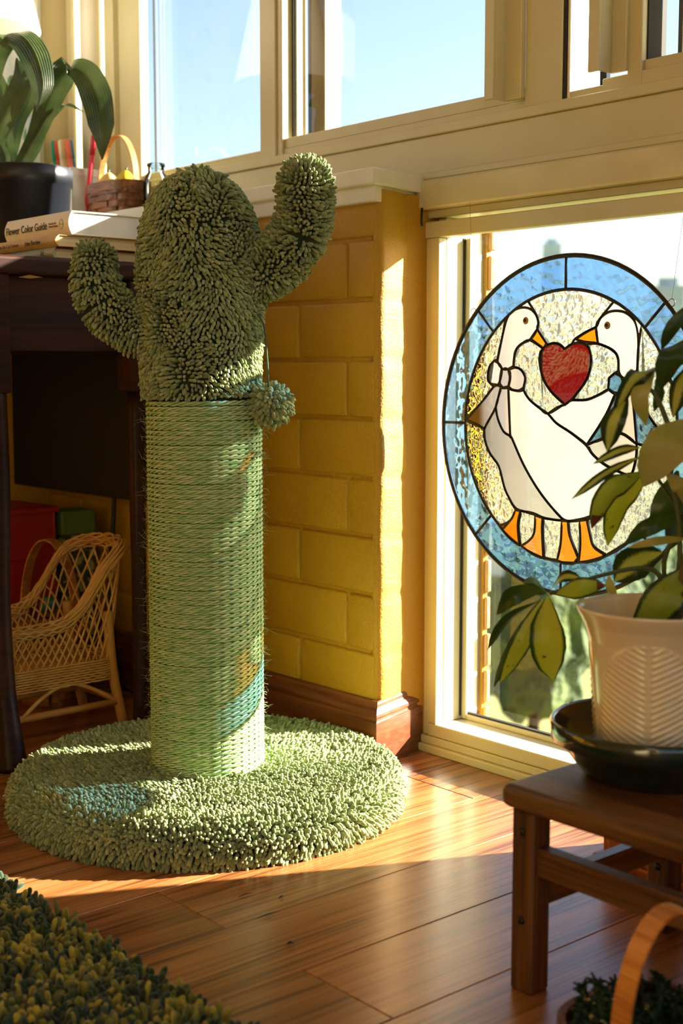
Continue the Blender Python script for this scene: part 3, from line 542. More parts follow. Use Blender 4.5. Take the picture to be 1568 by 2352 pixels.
spec={'white_head':('head','g_white'),'head2':('head','g_white'),'beakL':('beak','g_orange'),'beakR':('beak','g_orange'),'bow1':('bow_loop','g_pink'),'bow2':('bow_knot','g_pink'),'bow3':('bow_loop','g_pink'),
'tail1':('bow_tail','g_pink'),'tail2':('bow_tail','g_pink'),'back':('wing','g_cream'),'body':('goose_body','g_white'),'chest':('goose_breast','g_white'),'heart':('heart','g_red'),'blue1':('bow_loop','g_blue2'),'blue2':('bow_knot','g_blue2'),'blue3':('bow_loop','g_blue2'),
'ribR1':('bow_tail','g_blue2'),'ribR2':('bow_tail','g_blue2'),'body2':('goose_body','g_cream'),'wing':('wing','g_cream'),'foot1':('foot','g_orange'),'foot2':('foot','g_orange'),'foot3':('foot','g_orange'),'foot4':('foot','g_orange')}
for k,v in GLASS.items():
    nm,m=spec.get(k,('background_glass','g_clear'))
    glass_piece(nm,smooth_poly(v),m,-.0012 if nm=='foot' else 0)
ri=.1872
for s in range(8):
    a0=math.radians(45*s); a1=math.radians(45*s+45)
    A=np.linspace(a0,a1,13); poly=[np.array([pr*math.cos(q),pr*math.sin(q)])*.995 for q in A]+[np.array([ri*math.cos(q),ri*math.sin(q)]) for q in A[::-1]]
    glass_piece('rim_glass',poly,'g_blue',lr=0)
    came.tube([(ri*math.cos(a0),-.001,ri*math.sin(a0)+pr),(pr*math.cos(a0),-.001,pr*math.sin(a0)+pr)],.0022,6)
A=np.linspace(0,2*np.pi,96,endpoint=False)
came.tube([(pr*math.cos(q),-.001,pr*math.sin(q)+pr) for q in A],.0032,8,closed=True); came.tube([(ri*math.cos(q),-.001,ri*math.sin(q)+pr) for q in A],.0023,6,closed=True)
link('lead_came',came.mesh('came'),K['lead'],panel)
K['amber']=mat('amber_eye',srgb(190,140,50),rough=.3); K['pupil']=mat('black_bead',srgb(20,16,12),rough=.2)
for ex,ez in EYES:
    for nm,r_,d,m in (('eye',.0052,-.004,'amber'),('pupil',.0026,-.0062,'pupil')):
        V,F=lathe_vf([(0,-.0012),(r_*.8,-.001),(r_,0),(r_*.8,.001),(0,.0014)],16)
        V=[(x+ex/10000,d-z,y+ez/10000+pr) for x,y,z in V]; link(nm,pydata(nm,V,F),K[m],panel)
K['wire']=mat('steel_wire',srgb(150,145,135),rough=.35,metal=.9)
for s in (-1,1):
    a=math.radians(90+s*47); hx,hz=pr*math.cos(a),pr*math.sin(a)+pr
    ring=[(hx+.005*math.cos(q)-s*.003,-.001,hz+.004+.005*math.sin(q)) for q in np.linspace(0,2*np.pi,14,endpoint=False)]
    tube('hook_loop',ring,.0007,K['wire'],panel,5,kw={'closed':True})
    end=(hx-s*.02, .006, .330+pr)
    tube('hanging_wire',[(hx-s*.003,-.001,hz+.008),end],.0003,K['wire'],panel,4)

# ================================================================ TABLE AND WHAT STANDS ON IT
XT=-1.82; ZTB=.765
table=empty('side_table',(-2.13,1.02,0),label='dark stained wooden side table in the corner behind the cactus post',cat='table')
def T(o): o.location=(2.13,-1.02,0); return o
def tb(name,*a,m='dark_wood',b=.002,seg=2): return T(box(name,*a,K[m],table,b,seg))
tb('tabletop',-2.46,XT+.012,.885,1.185,ZTB-.028,ZTB,b=.006,seg=3)
tb('apron',XT-.022,XT-.004,.915,1.135,.627,ZTB-.028); tb('apron',-2.44,XT-.02,.905,.925,.627,ZTB-.028); tb('apron',-2.44,XT-.02,1.135,1.155,.627,ZTB-.028)
tb('back_panel',-2.45,XT-.03,1.235,1.247,.372,.745,m='black',b=0)
for sx,sy in ((0,0),(0,1),(1,0),(1,1)):
    x=(XT-.014) if sx==0 else -2.43; y=.893 if sy==0 else 1.138
    dx=.02 if sx==0 else -.02; dy=-.012 if sy==0 else .006
    tb('leg_block',x-.021,x+.021,y-.021,y+.021,.565,ZTB-.028)
    if sy==0: path=[(x,y,.57),(x+dx*.2,y+.002,.42),(x-dx*.05,y+.003,.25),(x+dx*.1,y+.006,.12),(x+dx*.5,y+.008,.04),(x+dx*.7,y+.008,.0)]; rr=[.021,.019,.0165,.0165,.021,.026]
    else: path=[(x,y,.57),(x,y,.3),(x,y,.1),(x,y,.0)]; rr=[.014,.0125,.011,.015]
    T(tube('leg',catmull(path,6),rr,K['dark_wood'],table,14))
# veneer splinter under the edge
T(link('veneer_splinter',pydata('sp',[(XT+.0135,.925,.733),(XT+.016,.942,.737),(XT+.0135,.965,.7345),(XT+.012,.945,.732)],[(0,1,2,3)],False),mat('pale_splinter',srgb(190,150,80)),table))
# books
K['paper']=mat('book_paper',srgb(226,208,166),rough=.8,noise=1,col2=srgb(205,184,140),scale3=(2,2,700))
K['cover_white']=mat('white_book_cover',srgb(238,226,196),rough=.5); K['cover_tan']=mat('tan_book_cover',srgb(216,178,112),rough=.6,noise=30,col2=srgb(198,158,92))
K['cover_red']=mat('red_book_cover',srgb(120,38,24),rough=.5); K['cover_blue']=mat('blue_book_spine',srgb(112,150,160),rough=.6,noise=14,col2=srgb(180,170,130))
K['edge_grey']=mat('printed_page_edge',srgb(196,204,204),rough=.7,noise=16,col2=srgb(232,230,222),scale3=(1,1,1)); K['ink']=mat('black_ink',srgb(24,20,18),rough=.6); K['ink2']=mat('brown_ink',srgb(110,80,50),rough=.6)
def book(name,x0,x1,y0,y1,z0,z1,cover,spine,pages,label,rz=0,hard=.002):
    """spine along the y0 side"""
    b=empty(name,((x0+x1)/2,(y0+y1)/2,z0),rz,label=label,cat='book',group=None)
    W=(x1-x0)/2; D=(y1-y0)/2; H=z1-z0
    box('cover',-W,W,-D+.004,D,0,hard,K[cover],b,.0005); box('cover',-W,W,-D+.004,D,H-hard,H,K[cover],b,.0005)
    box('pages',-W+.003,W-.003,-D+.003,D-.003,hard,H-hard,K[pages],b,.0004)
    n=9; pr_=[(-D+.004-.006*math.sin(math.pi*i/(n-1)),H*i/(n-1)) for i in range(n)]+[(-D+.006-.004*math.sin(math.pi*i/(n-1)),H*i/(n-1)) for i in range(n-1,-1,-1)]
    V=[(s*W,y,z) for s in (-1,1) for y,z in pr_]; m=len(pr_); F=[(i,(i+1)%m,m+(i+1)%m,m+i) for i in range(m)]+[tuple(range(m))[::-1],tuple(range(m,2*m))]
    link('spine',pydata('spine',V,F,False),K[spine],b)
    return b,W,D,H
def spine_text(b,W,D,H,txt,size,x,zf,m='ink',name='lettering'):
    me=text_mesh(txt,size); o=link(name,me,K[m],b); o.rotation_euler=(math.pi/2,0,0); o.location=(x,-D-.0026,H*zf); return o
z=ZTB+.0005
b,W,D,H=book('hardback_book',-2.05,-1.838,1.000,1.150,z,z+.0175,'cover_red','cover_blue','paper','red covered hardback with worn blue spine, bottom of the stack'); z+=H+.0005
spine_text(b,W,D,H,'H:',.012,W-.035,.3)
b,W,D,H=book('paperback_book',-2.075,-1.830,.998,1.148,z,z+.0172,'cover_tan','cover_tan','paper','tan paperback on cat care, middle of the stack',rz=.02,hard=.001); z+=H+.0005
spine_text(b,W,D,H,'The Book Of Hints For Cat Owners',.0078,-.105,.36,'ink2'); spine_text(b,W,D,H,'Jean Burden',.0098,.03,.34)
b,W,D,H=book('hardback_book',-2.035,-1.826,1.022,1.172,z,z+.0365,'cover_white','cover_white','edge_grey','thick white flower guide hardback, top of the stack',rz=.0,hard=.0025)
spine_text(b,W,D,H,'Flower Color Guide',.0166,-W+.006,.36); t1=spine_text(b,W,D,H,'Darroch and\nMichael Putnam',.0044,.044,.52,'ink2')
ringp=[(.083+.0055*math.cos(q),-D-.0026,H*.48+.0075*math.sin(q)) for q in np.linspace(0,2*np.pi,20,endpoint=False)]
tube('emblem',ringp,.0003,K['ink2'],b,4,kw={'closed':True}); tube('emblem',[(.0765,-D-.0026,H*.48),(.0895,-D-.0026,H*.48)],.0003,K['ink2'],b,4)
# black pot with strap leaved plant
K['blackpot']=mat('black_blue_plastic',srgb(24,28,36),rough=.38,bump=(500,.2,.001)); K['soil']=mat('potting_soil',srgb(40,28,20),rough=1,noise=80,col2=srgb(70,52,38),bump=(120,1,.004))
def leafmat(name,a,b_,tr=.35,rough=.4,edge=None,spots=False):
    m=mat(name,a,rough=rough,noise=18,col2=b_,spec=.5); nt=m.node_tree; p=nt.nodes['Principled BSDF']; out=nt.nodes['Material Output']
    tl=nt.nodes.new('ShaderNodeBsdfTranslucent'); mx=nt.nodes.new('ShaderNodeMixShader'); mx.inputs[0].default_value=tr
    src=[l.from_socket for l in nt.links if l.to_socket==p.inputs['Base Color']]
    if edge is not None:   # green margin of a variegated leaf, from the across-leaf attribute
        at=nt.nodes.new('ShaderNodeAttribute'); at.attribute_name='across'
        ns=nt.nodes.new('ShaderNodeTexNoise'); ns.inputs['Scale'].default_value=60; ns.inputs['Detail'].default_value=2
        ad=nt.nodes.new('ShaderNodeMath'); ad.operation='MULTIPLY_ADD'; ad.inputs[1].default_value=edge[1]; nt.links.new(ns.outputs[0],ad.inputs[0]); nt.links.new(at.outputs['Fac'],ad.inputs[2])
        cr=nt.nodes.new('ShaderNodeValToRGB'); cr.color_ramp.elements[0].position=edge[2]; cr.color_ramp.elements[1].position=edge[2]+.12
        nt.links.new(ad.outputs[0],cr.inputs[0]); mc=nt.nodes.new('ShaderNodeMixRGB'); nt.links.new(cr.outputs[0],mc.inputs[0]); nt.links.new(src[0],mc.inputs[1]); mc.inputs[2].default_value=edge[0]
        nt.links.new(mc.outputs[0],p.inputs['Base Color']); src=[mc.outputs[0]]
    if spots:   # dry brown blotches
        n3=nt.nodes.new('ShaderNodeTexNoise'); n3.inputs['Scale'].default_value=95; n3.inputs['Detail'].default_value=3
        tcc=nt.nodes.new('ShaderNodeTexCoord'); nt.links.new(tcc.outputs['Object'],n3.inputs[0])
        c3=nt.nodes.new('ShaderNodeValToRGB'); c3.color_ramp.elements[0].position=.64; c3.color_ramp.elements[1].position=.70; nt.links.new(n3.outputs[0],c3.inputs[0])
        m3=nt.nodes.new('ShaderNodeMixRGB'); nt.links.new(c3.outputs[0],m3.inputs[0]); nt.links.new(src[0],m3.inputs[1]); m3.inputs[2].default_value=srgb(92,66,22); nt.links.new(m3.outputs[0],p.inputs['Base Color']); src=[m3.outputs[0]]
    nt.links.new(src[0],tl.inputs[0]); nt.links.new(p.outputs[0],mx.inputs[1]); nt.links.new(tl.outputs[0],mx.inputs[2]); nt.links.new(mx.outputs[0],out.inputs[0])
    return m
K['strap']=leafmat('strap_leaf',srgb(54,74,36),srgb(92,108,62),.22,.32); K['strap'].node_tree.nodes['Principled BSDF'].inputs['Specular IOR Level'].default_value=.6
_n=K['strap'].node_tree; _a=_n.nodes.new('ShaderNodeAttribute'); _a.attribute_name='across'      # lengthwise pleats of the blade
_m=_n.nodes.new('ShaderNodeMath'); _m.operation='MULTIPLY'; _m.inputs[1].default_value=38; _n.links.new(_a.outputs['Fac'],_m.inputs[0])
_s=_n.nodes.new('ShaderNodeMath'); _s.operation='SINE'; _n.links.new(_m.outputs[0],_s.inputs[0])
_b=_n.nodes.new('ShaderNodeBump'); _b.inputs['Strength'].default_value=.5; _b.inputs['Distance'].default_value=.001; _n.links.new(_s.outputs[0],_b.inputs['Height']); _n.links.new(_b.outputs[0],_n.nodes['Principled BSDF'].inputs['Normal'])
def leaf_mesh(path,widths,up=(0,0,1),fold=.12,thick=.0008,nacross=10,side=None):
    path=np.array(path,float); n=len(path); w=interp(widths,n); T_=np.gradient(path,axis=0); T_/=np.linalg.norm(T_,axis=1)[:,None]+1e-9
    V=[];AC=[]
    s0=None
    for i in range(n):
        if side is not None: s=np.array(side,float)-T_[i]*(T_[i]@np.array(side,float))
        else:
            s=np.cross(T_[i],np.array(up,float))
        if np.linalg.norm(s)<1e-4: s=s0 if s0 is not None else np.array([1.,0,0])
        s/=np.linalg.norm(s)
        if s0 is not None and s@s0<0: s=-s
        s0=s; nn=np.cross(s,T_[i])
        for k in range(nacross+1):
            u=2*k/nacross-1; V.append(path[i]+s*u*w[i]/2+nn*(abs(u)*fold*w[i]/2)); AC.append(abs(u))
    m=nacross+1; F=[]
    for i in range(n-1):
        for k in range(nacross): F.append((i*m+k,i*m+k+1,(i+1)*m+k+1,(i+1)*m+k))
    me=pydata('leaf',V,F); at=me.attributes.new('across','FLOAT','POINT'); at.data.foreach_set('value',np.array(AC,np.float32)); return me
CAMR=(.649,.760,0)
pot=empty('strap_leaf_plant',(-2.172,1.128,ZTB),label='black pot of arching dark green strap leaves on the dark table',cat='potted plant')
lathe('pot',[(0,.0),(.068,.0),(.072,.01),(.080,.150),(.0835,.152),(.0845,.180),(.081,.182),(.078,.170),(.0,.166)],K['blackpot'],pot,48)
lathe('soil',[(0,.168),(.079,.168)],K['soil'],pot,32)
for pts,ws in AMAR:
    P=[np.array(p)/1000-np.array([-2.172,1.128,ZTB]) for p in pts]
    link('leaf',leaf_mesh(catmull(P,7),interp([w*1.15/1000 for w in ws],len(P)*7-6),side=(.55,.80,.25),fold=.25),K['strap'],pot)
# trailing plant behind it
K['dkleaf']=leafmat('dark_flecked_leaf',srgb(38,62,24),srgb(120,130,40),.3,.4)
vine=empty('flecked_leaf_plant',(-2.345,.985,ZTB),label='dark green yellow flecked plant behind the strap leaves',cat='potted plant')
lathe('pot',[(0,0),(.045,0),(.055,.09),(.058,.09),(.058,.10),(.0,.095)],K['blackpot'],vine,24)
for i in range(16):
    a=rng.uniform(0,6.28); h=rng.uniform(.15,.36); r=rng.uniform(.02,.06); base_=np.array([r*math.cos(a),r*math.sin(a),h])
    d=np.array([math.cos(a),math.sin(a),rng.uniform(-.9,.2)]); d/=np.linalg.norm(d); L=rng.uniform(.05,.08)
    tube('stem',catmull([(0,0,.09),tuple(base_*.6+np.array([0,0,.03])),tuple(base_)],4),.0015,K['strap'],vine,5)
    link('leaf',leaf_mesh(catmull([base_,base_+d*L*.5+np.array([0,0,.006]),base_+d*L],4),[.004,.03,.042,.036,.003]),K['dkleaf'],vine)
# table lamp
K['shade']=mat('white_fabric_shade',srgb(246,240,226),rough=.8); nt=K['shade'].node_tree
tl=nt.nodes.new('ShaderNodeBsdfTranslucent'); tl.inputs[0].default_value=srgb(246,238,220); mx=nt.nodes.new('ShaderNodeMixShader'); mx.inputs[0].default_value=.4
nt.links.new(nt.nodes['Principled BSDF'].outputs[0],mx.inputs[1]); nt.links.new(tl.outputs[0],mx.inputs[2]); nt.links.new(mx.outputs[0],nt.nodes['Material Output'].inputs[0])
lamp=empty('table_lamp',(-2.338,1.125,ZTB),label='table lamp with white cone shade by the curtain',cat='lamp')
lathe('lamp_base',[(0,0),(.05,0),(.05,.012),(.02,.02),(.035,.08),(.04,.14),(.02,.22),(.010,.27),(.008,.45),(0,.45)],K['white_paint'],lamp,32)
lathe('lamp_shade',[(.115,.445),(.116,.447),(.068,.66),(.067,.66),(.114,.446)],K['shade'],lamp,48)
# curtain
K['curtain']=mat('leaf_print_curtain',srgb(240,236,222),rough=.85,noise=22,col2=srgb(120,160,96),fac=(.60,.63),detail=1); nt=K['curtain'].node_tree
tl=nt.nodes.new('ShaderNodeBsdfTranslucent'); mx=nt.nodes.new('ShaderNodeMixShader'); mx.inputs[0].default_value=.5
src=[l.from_socket for l in nt.links if l.to_socket==nt.nodes['Principled BSDF'].inputs['Base Color']][0]; nt.links.new(src,tl.inputs[0])
nt.links.new(nt.nodes['Principled BSDF'].outputs[0],mx.inputs[1]); nt.links.new(tl.outputs[0],mx.inputs[2]); nt.links.new(mx.outputs[0],nt.nodes['Material Output'].inputs[0])
V=[];F=[];n=60
for j,zc in enumerate((1.0,1.2,1.5,1.85)):
    for i in range(n):
        y=1.02+.30*i/(n-1); V.append((XL+.028+.012*math.sin(i*.75)+.004*math.sin(i*.3+j),y,zc))
for j in range(3):
    for i in range(n-1): F.append((j*n+i,j*n+i+1,(j+1)*n+i+1,(j+1)*n+i))
link('curtain',pydata('curtain',V,F),K['curtain'],label='white curtain with green leaf print at the left window',cat='curtain')
# ---- on the window sill
ZS=.891
K['basket']=wood('basket_splint',srgb(96,52,20),srgb(140,82,34),srgb(168,104,48),rough=.5,axis='X',scale=3,ring=.4,bump=.1)
K['handle']=wood('bent_handle',srgb(170,104,48),srgb(200,130,64),srgb(216,150,84),rough=.45,axis='X',scale=2,ring=.3,bump=.05)
def basket(name,loc,rx,ry,h,label,hh,hr,rows=4,stakes=20,rz=0,flare=1.12,hw=.008,haxis=0):
    b=empty(name,loc,rz,label=label,cat='basket')
    def ring(z,k,r0,r1,n=64,wav=0,ph=0,t=.0016):
        m=MB(); pts=[]
        for i in range(n):
            a=2*math.pi*i/n; e=.72; cx_=math.copysign(abs(math.cos(a))**e,math.cos(a)); sy_=math.copysign(abs(math.sin(a))**e,math.sin(a))
            w=wav*math.sin(a*stakes/2+ph*math.pi)
            pts.append((cx_*(rx*k+w),sy_*(ry*k+w)))
        V=[];F=[]
        for x,y in pts:
            l=math.hypot(x,y); ux,uy=x/l,y/l
            V+= [(x-ux*t,y-uy*t,z-r0),(x+ux*t,y+uy*t,z-r0),(x+ux*t,y+uy*t,z+r1),(x-ux*t,y-uy*t,z+r1)]
        for i in range(n):
            j=(i+1)%n
            for q in range(4): F.append((i*4+q,i*4+(q+1)%4,j*4+(q+1)%4,j*4+q))
        return V,F
    rh=h/(rows+1)
    for i in range(rows):
        k=1+(flare-1)*(i+.5)/rows; V,F=ring(rh*(i+.5),k,rh*.47,rh*.47,96,.0016,i); link('weaver',pydata('w',V,F,False),K['basket'],b)
    for i in range(stakes):
        a=2*math.pi*(i+.5)/stakes; e=.72; cx_=math.copysign(abs(math.cos(a))**e,math.cos(a)); sy_=math.copysign(abs(math.sin(a))**e,math.sin(a))
        tube('stake',[(cx_*rx,sy_*ry,.0),(cx_*rx*flare,sy_*ry*flare,h)],.004,K['basket'],b,4,kw={'flat':.5})
    for s in (1,-1):
        V,F=ring(h-.006,flare+.02*s,.011,.006,64,0,0,.0018); link('rim',pydata('w',V,F,False),K['basket'],b)
    V,F=lathe_vf([(0,.002),(1,.002)],32); link('bottom',pydata('w',[(x*rx,y*ry,.003) for x,y,_ in V],F),K['basket'],b)
    A=np.linspace(-.25,math.pi+.25,28); pts=[]
    for q in A:
        c_,s_=math.cos(q),math.sin(q); pts.append((c_*hr,0,h+s_*hh) if haxis==0 else (0,c_*hr,h+s_*hh))
    P=np.array(pts); wdir=np.array([0,1,0.]) if haxis==0 else np.array([1.,0,0])
    m=MB(); V=[];F=[]
    cen=np.array([0,0,h])
    for p in P:
        o=(p-cen); o/=np.linalg.norm(o)+1e-9
        V+=[p-wdir*hw-o*.0014,p+wdir*hw-o*.0014,p+wdir*hw+o*.0014,p-wdir*hw+o*.0014]
    for i in range(len(P)-1):
        for q in range(4): F.append((i*4+q,i*4+(q+1)%4,i*4+4+(q+1)%4,i*4+4+q))
    link('handle',pydata('h',V,F,False),K['handle'],b); return b
basket('sill_basket',(-2.262,1.372,ZS),.066,.036,.060,'small brown splint basket with arched handle on the window sill',.09,.064,rows=4,stakes=16,rz=.0,flare=1.15,hw=.006)
K['gourd']=mat('yellow_gourd',srgb(214,178,40),rough=.4,noise=12,col2=srgb(150,150,30)); K['potato']=mat('tan_bulb',srgb(214,176,110),rough=.6,noise=20,col2=srgb(190,150,86))
for k,(dx,dy,dz,r,m,l) in enumerate([(.028,0,.060,.023,'gourd','yellow green gourd right in the sill basket'),(.005,.012,.062,.02,'gourd','yellow gourd in the middle of the sill basket'),(-.028,-.004,.062,.023,'potato','tan bulb left in the sill basket')]):
    e=empty('gourd' if m=='gourd' else 'flower_bulb',(-2.262+dx,1.372+dy,ZS+dz-.004),rng.uniform(0,3),label=l,cat='gourd' if m=='gourd' else 'bulb')
    V,F=lathe_vf([(0,-r*.9),(r*.6,-r*.75),(r,-.1*r),(r*.9,.4*r),(r*.45,.9*r),(r*.15,1.15*r),(0,1.2*r)],20)
    V=[(x*(1+.07*math.cos(5*math.atan2(y,x))),y*(1+.07*math.cos(5*math.atan2(y,x))),z) for x,y,z in V]
    link('flesh',pydata('g',V,F),K[m],e); tube('stem',[(0,0,1.1*r),(.003,0,1.45*r)],.002,K['strap'],e,6)
# glass jar
K['jar']=glass_mat('jar_glass',(.93,.96,.95,1)); K['liquid']=mat('milky_jar_content',srgb(222,214,190),rough=.5)
jar=empty('glass_jar',(-2.158,1.39,ZS),label='small clear glass jar on the sill beside the basket',cat='jar')
lathe('jar_body',[(0,.001),(.021,.001),(.023,.006),(.023,.058),(.019,.068),(.015,.072),(.015,.082),(.017,.083),(.017,.088),(.0145,.088),(.0135,.07),(.021,.057),(.021,.007),(0,.004)],K['jar'],jar,32); lathe('contents',[(0,.006),(.0195,.006),(.0195,.03),(0,.031)],K['liquid'],jar,24)
# box of markers
K['plasticw']=mat('white_plastic',srgb(236,232,222),rough=.4)
pb=empty('marker_box',(-2.418,1.362,ZS),label='white plastic tub holding upright markers on the sill',cat='tub')
for nm,a in (('side',(-.05,.05,-.03,-.028)),('side',(-.05,.05,.028,.03)),('side',(-.05,-.048,-.03,.03)),('side',(.048,.05,-.03,.03))): box(nm,*a,0,.098,K['plasticw'],pb,.0006)
for a in ((-.052,.052,-.032,-.030),(-.052,.052,.030,.032),(-.052,-.050,-.032,.032),(.050,.052,-.032,.032)): box('rim',*a,.085,.10,K['plasticw'],pb,.0006)
box('bottom',-.05,.05,-.03,.03,0,.002,K['plasticw'],pb,0)
cols=[('teal green',(20,150,120)),('brown',(110,56,26)),('orange red',(214,74,30)),('dark brown',(70,36,22)),('cream white',(240,226,200)),('leaf green',(110,150,50)),('tan',(206,160,90)),('turquoise blue',(20,140,170)),('coral pink',(226,110,90)),('crimson',(196,40,60))]
for i,(cn,c) in enumerate(cols):
    x=-.042+.0093*i; m=mat('marker_'+cn.replace(' ','_'),srgb(*c),rough=.4); le=-.02-.0045*i+rng.uniform(-.01,.01)
    k=empty('marker',(-2.418+x,1.355+(i%2)*.010,ZS+.003),label=f'{cn} marker standing in the white tub',cat='marker',group='markers in the white tub')
    k.rotation_euler=(0,-.12-.015*i if i<9 else .25,0)
    tube('barrel',[(0,0,0),(0,0,.125)],.0052,m,k,10); tube('cap',[(0,0,.125),(0,0,.160),(0,0,.164)],[.0056,.0056,.0035],m,k,10)

# ================================================================ UNDER THE TABLE
K['wicker']=mat('honey_wicker',srgb(206,152,72),rough=.55,noise=40,col2=srgb(226,180,100)); K['wicker_d']=mat('wicker_binding',srgb(198,144,68),rough=.6,bump=(300,.6,.001),scale3=(.2,.2,2))
ch_=empty('wicker_doll_chair',(-1.99,1.055,0),0,label='small honey wicker armchair under the dark table',cat='chair')
W_,D_=.072,.105
def shell(s):   # s 0..1 round the U: front right arm, back, front left arm (chair faces -y)
    if s<.36: return np.array([W_, -D_+ (s/.36)*(D_*1.55)])
    if s>.64: return np.array([-W_, -D_+ ((1-s)/.36)*(D_*1.55)])
    a=(s-.36)/.28*math.pi; return np.array([W_*math.cos(a), D_*.55+W_*.62*math.sin(a)])
def railz(s):
    d=abs(s-.5)/.5; return .185+.125*(1/(1+math.exp((d-.37)*13)))
seatz=.118
def sp_(s,t,lean=.10):
    p=shell(s); zz=seatz+t*(railz(s)-seatz); k=1+lean*t; return np.array([p[0]*(1+.12*t),p[1]+.22*max(0,p[1])*t,zz])
lat=MB()
nl=34
for i in range(nl+12):
    for sg in (1,-1):
        pts=[]
        for t in np.linspace(0,1,9):
            s=(i-6)/nl+sg*t*.085*(1+(railz(min(1,max(0,(i-6)/nl)))-.185)*3.2)
            if 0<=s<=1: pts.append(sp_(s,t)+np.array([0,0,0])+ (sg*.0012)*np.array([1,1,0])*.5)
        if len(pts)>2: lat.tube(pts,.0016,5)
link('lattice',lat.mesh('lat'),K['wicker'],ch_,kind='stuff')
def woven(name,fn,rows,z_sp,amp,rr=.0017):
    m=MB(); n=150
    for r in range(rows):
        m.tube([fn(q,r)+np.array([math.cos(q*200)*0,0,0]) for q in np.linspace(0,1,n)],rr,5)
    link(name,m.mesh(name),K['wicker'],ch_,kind='stuff')
def rail_fn(q,r):
    p=sp_(q,1.0); nrm=np.array([p[0],p[1],0]); nrm/=np.linalg.norm(nrm)+1e-9; a=r/10*2*math.pi
    w=.0016*math.sin(q*150*1.0+r*math.pi); return p+nrm*(.009*math.cos(a)+w)+np.array([0,0,.010*math.sin(a)+w])
woven('arm_rail',rail_fn,10,0,0)
tube('rail_core',[sp_(q,1.0) for q in np.linspace(0,1,40)],.007,K['wicker_d'],ch_,8)
def seat_fn(q,r):
    if q<.8: p=shell(q/.8)
    else: t=(q-.8)/.2; p=np.array([-W_+2*W_*t,-D_])
    w=.0018*math.sin(q*190+r*math.pi); l=np.linalg.norm(p)+1e-9; return np.array([p[0]*(1+.05+w/l),p[1]*(1.03+w/l),seatz-.030+r*.0042])
woven('seat_band',seat_fn,9,0,0)
bm=bmesh.new(); bev_box(bm,-W_+.004,W_-.004,-D_+.003,D_*.75,seatz-.022,seatz-.008,.006,2); link('seat',finish(bm,True),K['wicker_d'],ch_)
legs=[((W_,-D_,.185),(W_+.004,-D_-.002,0)),((-W_,-D_,.185),(-W_-.004,-D_-.002,0)),((W_*.95,D_*.72,.20),(W_*.9,D_*1.0,0)),((-W_*.95,D_*.72,.20),(-W_*.9,D_*1.0,0))]
for a,b_ in legs: tube('leg',catmull([a,tuple((np.array(a)+np.array(b_))/2+np.array([0,-.006 if a[1]>0 else 0,0])),b_],6),.0085,K['wicker_d'],ch_,10)
for a,b_ in (((W_,-D_,.045),(W_*.92,D_*.93,.045)),((-W_,-D_,.045),(-W_*.92,D_*.93,.045)),((-W_,-D_*.99,.045),(W_,-D_*.99,.045)),((-W_*.92,D_*.95,.045),(W_*.92,D_*.95,.045))): tube('stretcher',[a,b_],.006,K['wicker_d'],ch_,8)
for s in (-1,1): tube('brace',catmull([(s*W_,-D_,.03),(s*W_,-D_*.45,.075),(s*W_,0,.09),(s*W_*.97,D_*.5,.07),(s*W_*.92,D_*.92,.04)],5),.0035,K['wicker'],ch_,6)
# red crate
K['redp']=mat('red_plastic',srgb(150,18,14),rough=.45)
rc=empty('red_crate',(-2.318,1.135,0),label='red plastic crate with slotted side under the table',cat='crate')
for nm,a in (('side',(.075,.080,-.07,.07,0,.25)),('side',(-.08,-.075,-.07,.07,0,.34)),('side',(-.08,.08,-.075,-.07,0,.34)),('side',(-.08,.08,.07,.075,0,.34)),('side',(.075,.080,-.07,-.055,.25,.34)),('side',(.075,.08,-.02,.07,.25,.34)),('rim',(-.085,.085,-.08,.08,.335,.345)),('rib',(.08,.084,-.07,.07,.16,.17))): box(nm,*a,K['redp'],rc,.001)
K['speck']=mat('speckled_carton',srgb(42,46,28),rough=.7,noise=60,col2=srgb(150,140,80),fac=(.52,.58)); K['lime']=mat('lime_print',srgb(74,92,30),rough=.6)
sc=empty('seed_carton',(-2.262,1.255,0),label='dark speckled carton with lime green top beside the red crate',cat='carton'); box('carton_body',-.03,.03,-.035,.035,0,.29,K['speck'],sc,.001); box('printed_band',-.031,.031,-.036,.036,.29,.335,K['lime'],sc,.002)
hb_=basket('handled_basket',(-2.165,1.155,0),.062,.048,.16,'wooden basket with tall bentwood handle beside the wicker chair',.135,.060,rows=3,stakes=14,rz=.35,flare=1.05,hw=.011)
K['turq']=mat('turquoise_egg',srgb(30,120,120),rough=.3)
eg=lathe('decorative_egg',[(0,-.02),(.009,-.0165),(.0145,-.006),(.015,.002),(.011,.013),(.005,.019),(0,.0205)],K['turq'],None,20,label='turquoise egg on top of the handled basket',cat='egg'); eg.location=(-2.140,1.14,.182); eg.rotation_euler=(0,1.2,.4)
K['cable']=mat('black_cable',srgb(14,14,14),rough=.5)
tube('power_cable',catmull([(-2.212,1.322,.39),(-2.208,1.316,.32),(-2.22,1.314,.22),(-2.21,1.31,.12),(-2.16,1.30,.006),(-2.03,1.29,.005)],8),.0045,K['cable'],None,8,label='black power cable hanging down the block wall under the table',cat='cable')
dr=empty('folded_cloth',(-1.93,1.265,0),label='dark red folded cloth behind the wicker chair',cat='cloth')
for i in range(3):
    bm=bmesh.new(); bev_box(bm,-.05+.004*i,.05-.003*i,-.032,.032,.05*i,.05*i+.048,.015,3); link('fold',finish(bm,True),mat('dark_red_cloth%d'%i,srgb(92,22,18),rough=.9),dr)


